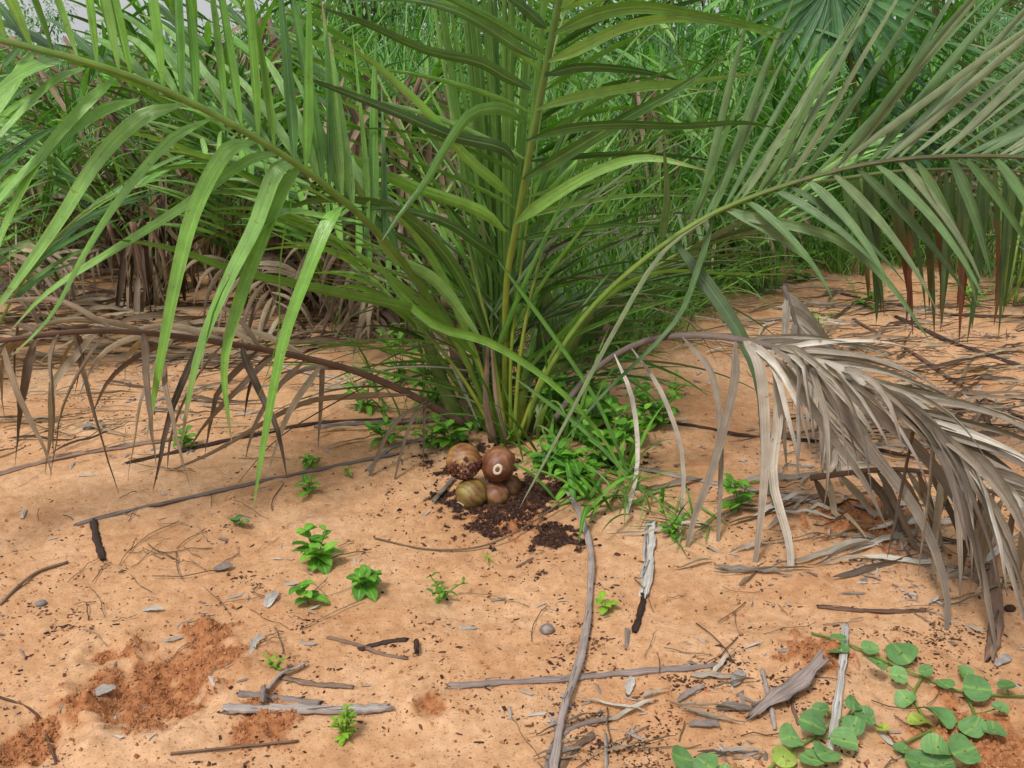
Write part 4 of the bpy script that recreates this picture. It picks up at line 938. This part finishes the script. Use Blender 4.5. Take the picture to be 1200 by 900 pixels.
for px, Y, kd, s in [(650, 4.0, 'fine', .55), (720, 4.2, 'fine', .6), (760, 4.5, 'fine', .65), (800, 4.9, 'fine', .7), (690, 5.1, 'fine', .9), (770, 5.3, 'tall', .7), (850, 6.1, 'fine', .9), (930, 5.8, 'fine', .7), (700, 4.6, 'fine', .75), (770, 4.9, 'fine', .8), (830, 5.6, 'fine', .9), (660, 4.3, 'fine', .6), (640, 5.0, 'tall', .8), (900, 6.2, 'fine', .9), (960, 6.6, 'fine', 1), (1030, 7.2, 'fine', 1), (1120, 7.6, 'fine', .9), (1190, 7.2, 'fine', .9), (720, 5.6, 'tall', .8), (800, 6.2, 'broad', .9),
                     (870, 6.8, 'broad', 1), (940, 7.2, 'broad', 1), (1000, 7.6, 'blue', 1), (1080, 8, 'tall', 1), (1160, 8.2, 'broad', 1), (1240, 8, 'blue', 1), (560, 5.4, 'tall', .8), (500, 5.8, 'tall', .9), (450, 5.4, 'fine', .8), (330, 5.6, 'fine', .8), (250, 6, 'fine', .8), (150, 6.4, 'fine', .9), (60, 6.2, 'fine', .8), (0, 6.8, 'tall', .8),
                     (290, 6.4, 'tall', .9), (200, 7, 'tall', .8), (100, 7, 'dead', 1.1), (30, 6.4, 'dead', 1.1), (180, 6.0, 'dead', .9), (-60, 6.5, 'dead', 1.1), (480, 4.9, 'dead', .9), (520, 5.2, 'dead', .9), (740, 6.4, 'dead', .9), (1050, 6.6, 'dead', .6)]:
    place(kd, gx(px, Y), Y, s, px=px)
for r_ in range(5):
    Y = 8.2 + r_ * 1.5; n = 13 + r_ * 3
    for k in range(n):
        px = -150 + 1500 * (k + random.uniform(.1, .9)) / n
        if px < 330 and random.random() < .35: continue
        mass(random.choice(['tall', 'tall', 'broad', 'blue', 'fine']), gx(px, Y), Y + random.uniform(-.6, .6), random.uniform(.9, 1.2), random.uniform(.9, 1.15) if px > 330 else .75)
build_mass()
# clump of stems left behind the palm
def bgpalm(px, Y, n, L_, label, spec, green=GREEN, dead=4, Ll=.5, seed=0, w_=.034, nl=15):
    random.seed(seed); x = gx(px, Y); b = Vector((x, Y, bgz(x, Y)))
    o = thing('small_palm', label, 'palm', b, )
    for k in range(n):
        az = random.uniform(0, 6.28) if not spec else R(spec[k % len(spec)] + random.uniform(-15, 15))
        auto_frond(o, b + Vector((random.gauss(0, .04), random.gauss(0, .04), 0)), az, R(random.uniform(6, 34)), L_ * random.uniform(.8, 1.1), nl, w_, RACHIS, green, droopR=random.uniform(.25, .6), Ll=Ll, droopL=.3, r=.011)
    for k in range(dead):
        az = random.uniform(0, 6.28)
        auto_frond(o, b + Vector((random.gauss(0, .04), random.gauss(0, .04), .1)), az, R(random.uniform(15, 60)), L_ * random.uniform(.5, .75), 15, .026, WBROWN, DEADBROWN, droopR=1.5, Ll=.45, droopL=1.4, r=.009, wob=.2)
    return o
bgpalm(400, 4.7, 8, 1.6, 'green palm clump with dead skirt just left behind the main palm', None, seed=21, dead=5)
bgpalm(490, 4.9, 4, 1.4, 'palm clump hung with brown dead leaves behind the main palm', None, seed=22, dead=7)
bgpalm(175, 5.6, 6, 1.5, 'palm with brown rotten base at the back left', None, seed=23, dead=3)
bgpalm(20, 5.2, 6, 1.5, 'palm with grey brown dead fronds at the upper left edge', None, seed=24, dead=3, green=BGGREEN)
def skirt(px, Y, wd, z0, z1, n, slant, label):
    x = gx(px, Y); b = Vector((x, Y, bgz(x, Y))); o = thing('dead_palm_skirt', label, 'dead palm', b); mb = MB(); sm = MB()
    for k in range(5):
        p = b + Vector((random.uniform(-.1, .1), 0, 0)); tube(sm, spline([p, p + Vector((random.uniform(-wd, wd) * .5, -.05, z1 * .6)), p + Vector((random.uniform(-wd, wd) * .8, -.1, z1))], 8), .012)
    for k in range(n):
        p = b + Vector((random.uniform(-wd, wd), random.uniform(-.25, .15), random.uniform(z0, z1)))
        ribbon(mb, grow(p, (slant + random.uniform(-.35, .35), random.uniform(-.3, .2), -1 + random.uniform(0, .6)), random.uniform(.35, .75), random.uniform(.1, .6), n=8, wob=.12), random.uniform(.015, .034), (1, random.uniform(-.6, .6), 0), fold=.7, twist=random.uniform(-2, 2))
    sm.build('stalk', WBROWN, o); mb.build('foliage', DEADBROWN, o)
bgpalm(-30, 4.0, 6, 1.4, 'green palm at the left edge just behind the wide hanging leaflets', None, seed=61, dead=1, w_=.024)
bgpalm(280, 5.0, 6, 1.6, 'green palm behind the left arching stalk', None, seed=62, dead=2, w_=.026)
bgpalm(860, 5.2, 6, 1.3, 'low green palm behind the base of the right frond', None, seed=63, dead=1, w_=.02)
bgpalm(1180, 5.0, 6, 1.5, 'green palm at the right edge behind the red tipped leaflets', None, seed=64, dead=1, w_=.024, green=GREYGREEN)
random.seed(77)
skirt(470, 4.55, .26, .45, 1.15, 120, 0, 'curtain of brown dead leaves hanging left of the upright stalk')
skirt(120, 5.9, .6, .55, 1.3, 80, .5, 'slanting brown dead palm leaves at the upper left')
skirt(180, 5.0, .08, .1, .45, 30, 0, 'short rotten brown stump of leaves at the back left')
skirt(335, 5.2, .2, .7, 1.4, 45, -.5, 'pale dry leaves hanging at the top between the left stalks')
skirt(250, 5.4, .35, .3, .9, 50, .3, 'loose brown dead leaves behind the widest hanging leaflets')
skirt(745, 5.6, .14, .7, 1.1, 40, .1, 'small bunch of dry brown leaves high behind the upright stalk')
for px, Y, kd, s_ in [(980, 5.6, 'fine', .55), (1060, 5.9, 'fine', .6), (1140, 5.7, 'fine', .6), (1210, 5.4, 'fine', .7), (1010, 6.3, 'tall', .6), (1110, 6.5, 'broad', .6), (890, 5.2, 'fine', .5)]:
    place(kd, gx(px, Y), Y, s_, px=px)
bgpalm(930, 6.0, 7, 1.7, 'palm in the thicket behind the right hand frond', None, seed=25, dead=1, green=BGGREEN)
bgpalm(1130, 6.2, 7, 1.8, 'palm at the upper right in front of the thicket', None, seed=26, dead=2, green=BGBLUE)
bgpalm(760, 7.0, 7, 1.9, 'palm deep in the thicket above the centre right', None, seed=27, dead=2, green=BGGREEN)
bgpalm(300, 7.5, 7, 1.7, 'palm deep in the thicket at the upper left', None, seed=28, dead=2, green=BGGREEN)
# fan palm leaf
random.seed(31)
Yf = 5.6; x = gx(1010, Yf); b = Vector((x, Yf, bgz(x, Yf))); fp = thing('fan_palm', 'blue green fan palm leaf at the upper right in the thicket', 'palm', b)
c = P(975, -20, Yf); mb = MB(); tube(mb, spline([b, b.lerp(c, .6) + Vector((.1, .1, 0)), c], 12), .012); mb.build('petiole', RACHISDARK, fp)
mb = MB()
for k in range(26):
    a = R(-150 + 10 * k); d = Vector((math.sin(a), -.35, -math.cos(a) * .9 if False else -math.cos(a)))
    ribbon(mb, grow(c, d, random.uniform(.5, .62), .15, n=7), .05, Vector((math.cos(a), 0, math.sin(a))), fold=.5, prof=lambda u: min(1, .15 + 2.2 * u) * (1 - u ** 3) ** .7)
mb.build('blade', BGBLUE, fp)
# leafy bushes closing the view
def bush(seed, h):
    random.seed(seed); o = bpy.data.objects.new('bush', None); COL.objects.link(o); mb = MB(); tb = MB()
    cl = [(Vector((random.gauss(0, .7), random.gauss(0, .5), random.uniform(.3, h))), random.uniform(.25, .55)) for _ in range(26)]
    for c_, r_ in cl:
        tube(tb, spline([Vector((0, 0, 0)), Vector((c_.x * .4, c_.y * .4, c_.z * .6)), c_], 6), lambda u: .03 * (1 - u) + .006, seg=5)
        for k in range(95):
            d = Vector((random.gauss(0, 1), random.gauss(0, 1), random.gauss(0, 1))).normalized() * r_ * random.uniform(.5, 1.1); p = c_ + d
            dd = (d.normalized() + Vector((random.uniform(-.6, .6), random.uniform(-.6, .6), random.uniform(-.6, .3)))).normalized()
            leafp(mb, p, dd, random.uniform(.06, .13), random.uniform(.025, .05), n=3)
    f = mb.build('crown', BGGREEN); f.parent = o; t_ = tb.build('trunk', WBROWN); t_.parent = o
    return o
bs = [bush(41, 1.9), bush(42, 2.3), bush(43, 1.7)]; ub = set()
random.seed(44)
for k in range(26):
    px = -220 + 1640 * k / 25; Y = random.uniform(15, 19)
    if 60 < px < 330 and k % 2: continue
    i = random.randrange(3); o = bs[i] if i not in ub else copy_tree(bs[i]); ub.add(i); x = gx(px, Y)
    o.location = (x, Y, 0); o.rotation_euler = (0, 0, random.uniform(0, 6.28)); s = random.uniform(1.0, 1.5) * (.72 if px < 330 else 1.1); o.scale = (s, s, s)
    tag(o, 'leafy green bush at the back of the thicket', 'bush', 'bushes closing the view behind the thicket')
for i in range(3):
    if i not in ub:
        bs[i].location = (gx(700 + 90 * i, 16), 16, 0); tag(bs[i], 'leafy green bush at the back of the thicket', 'bush', 'bushes closing the view behind the thicket')
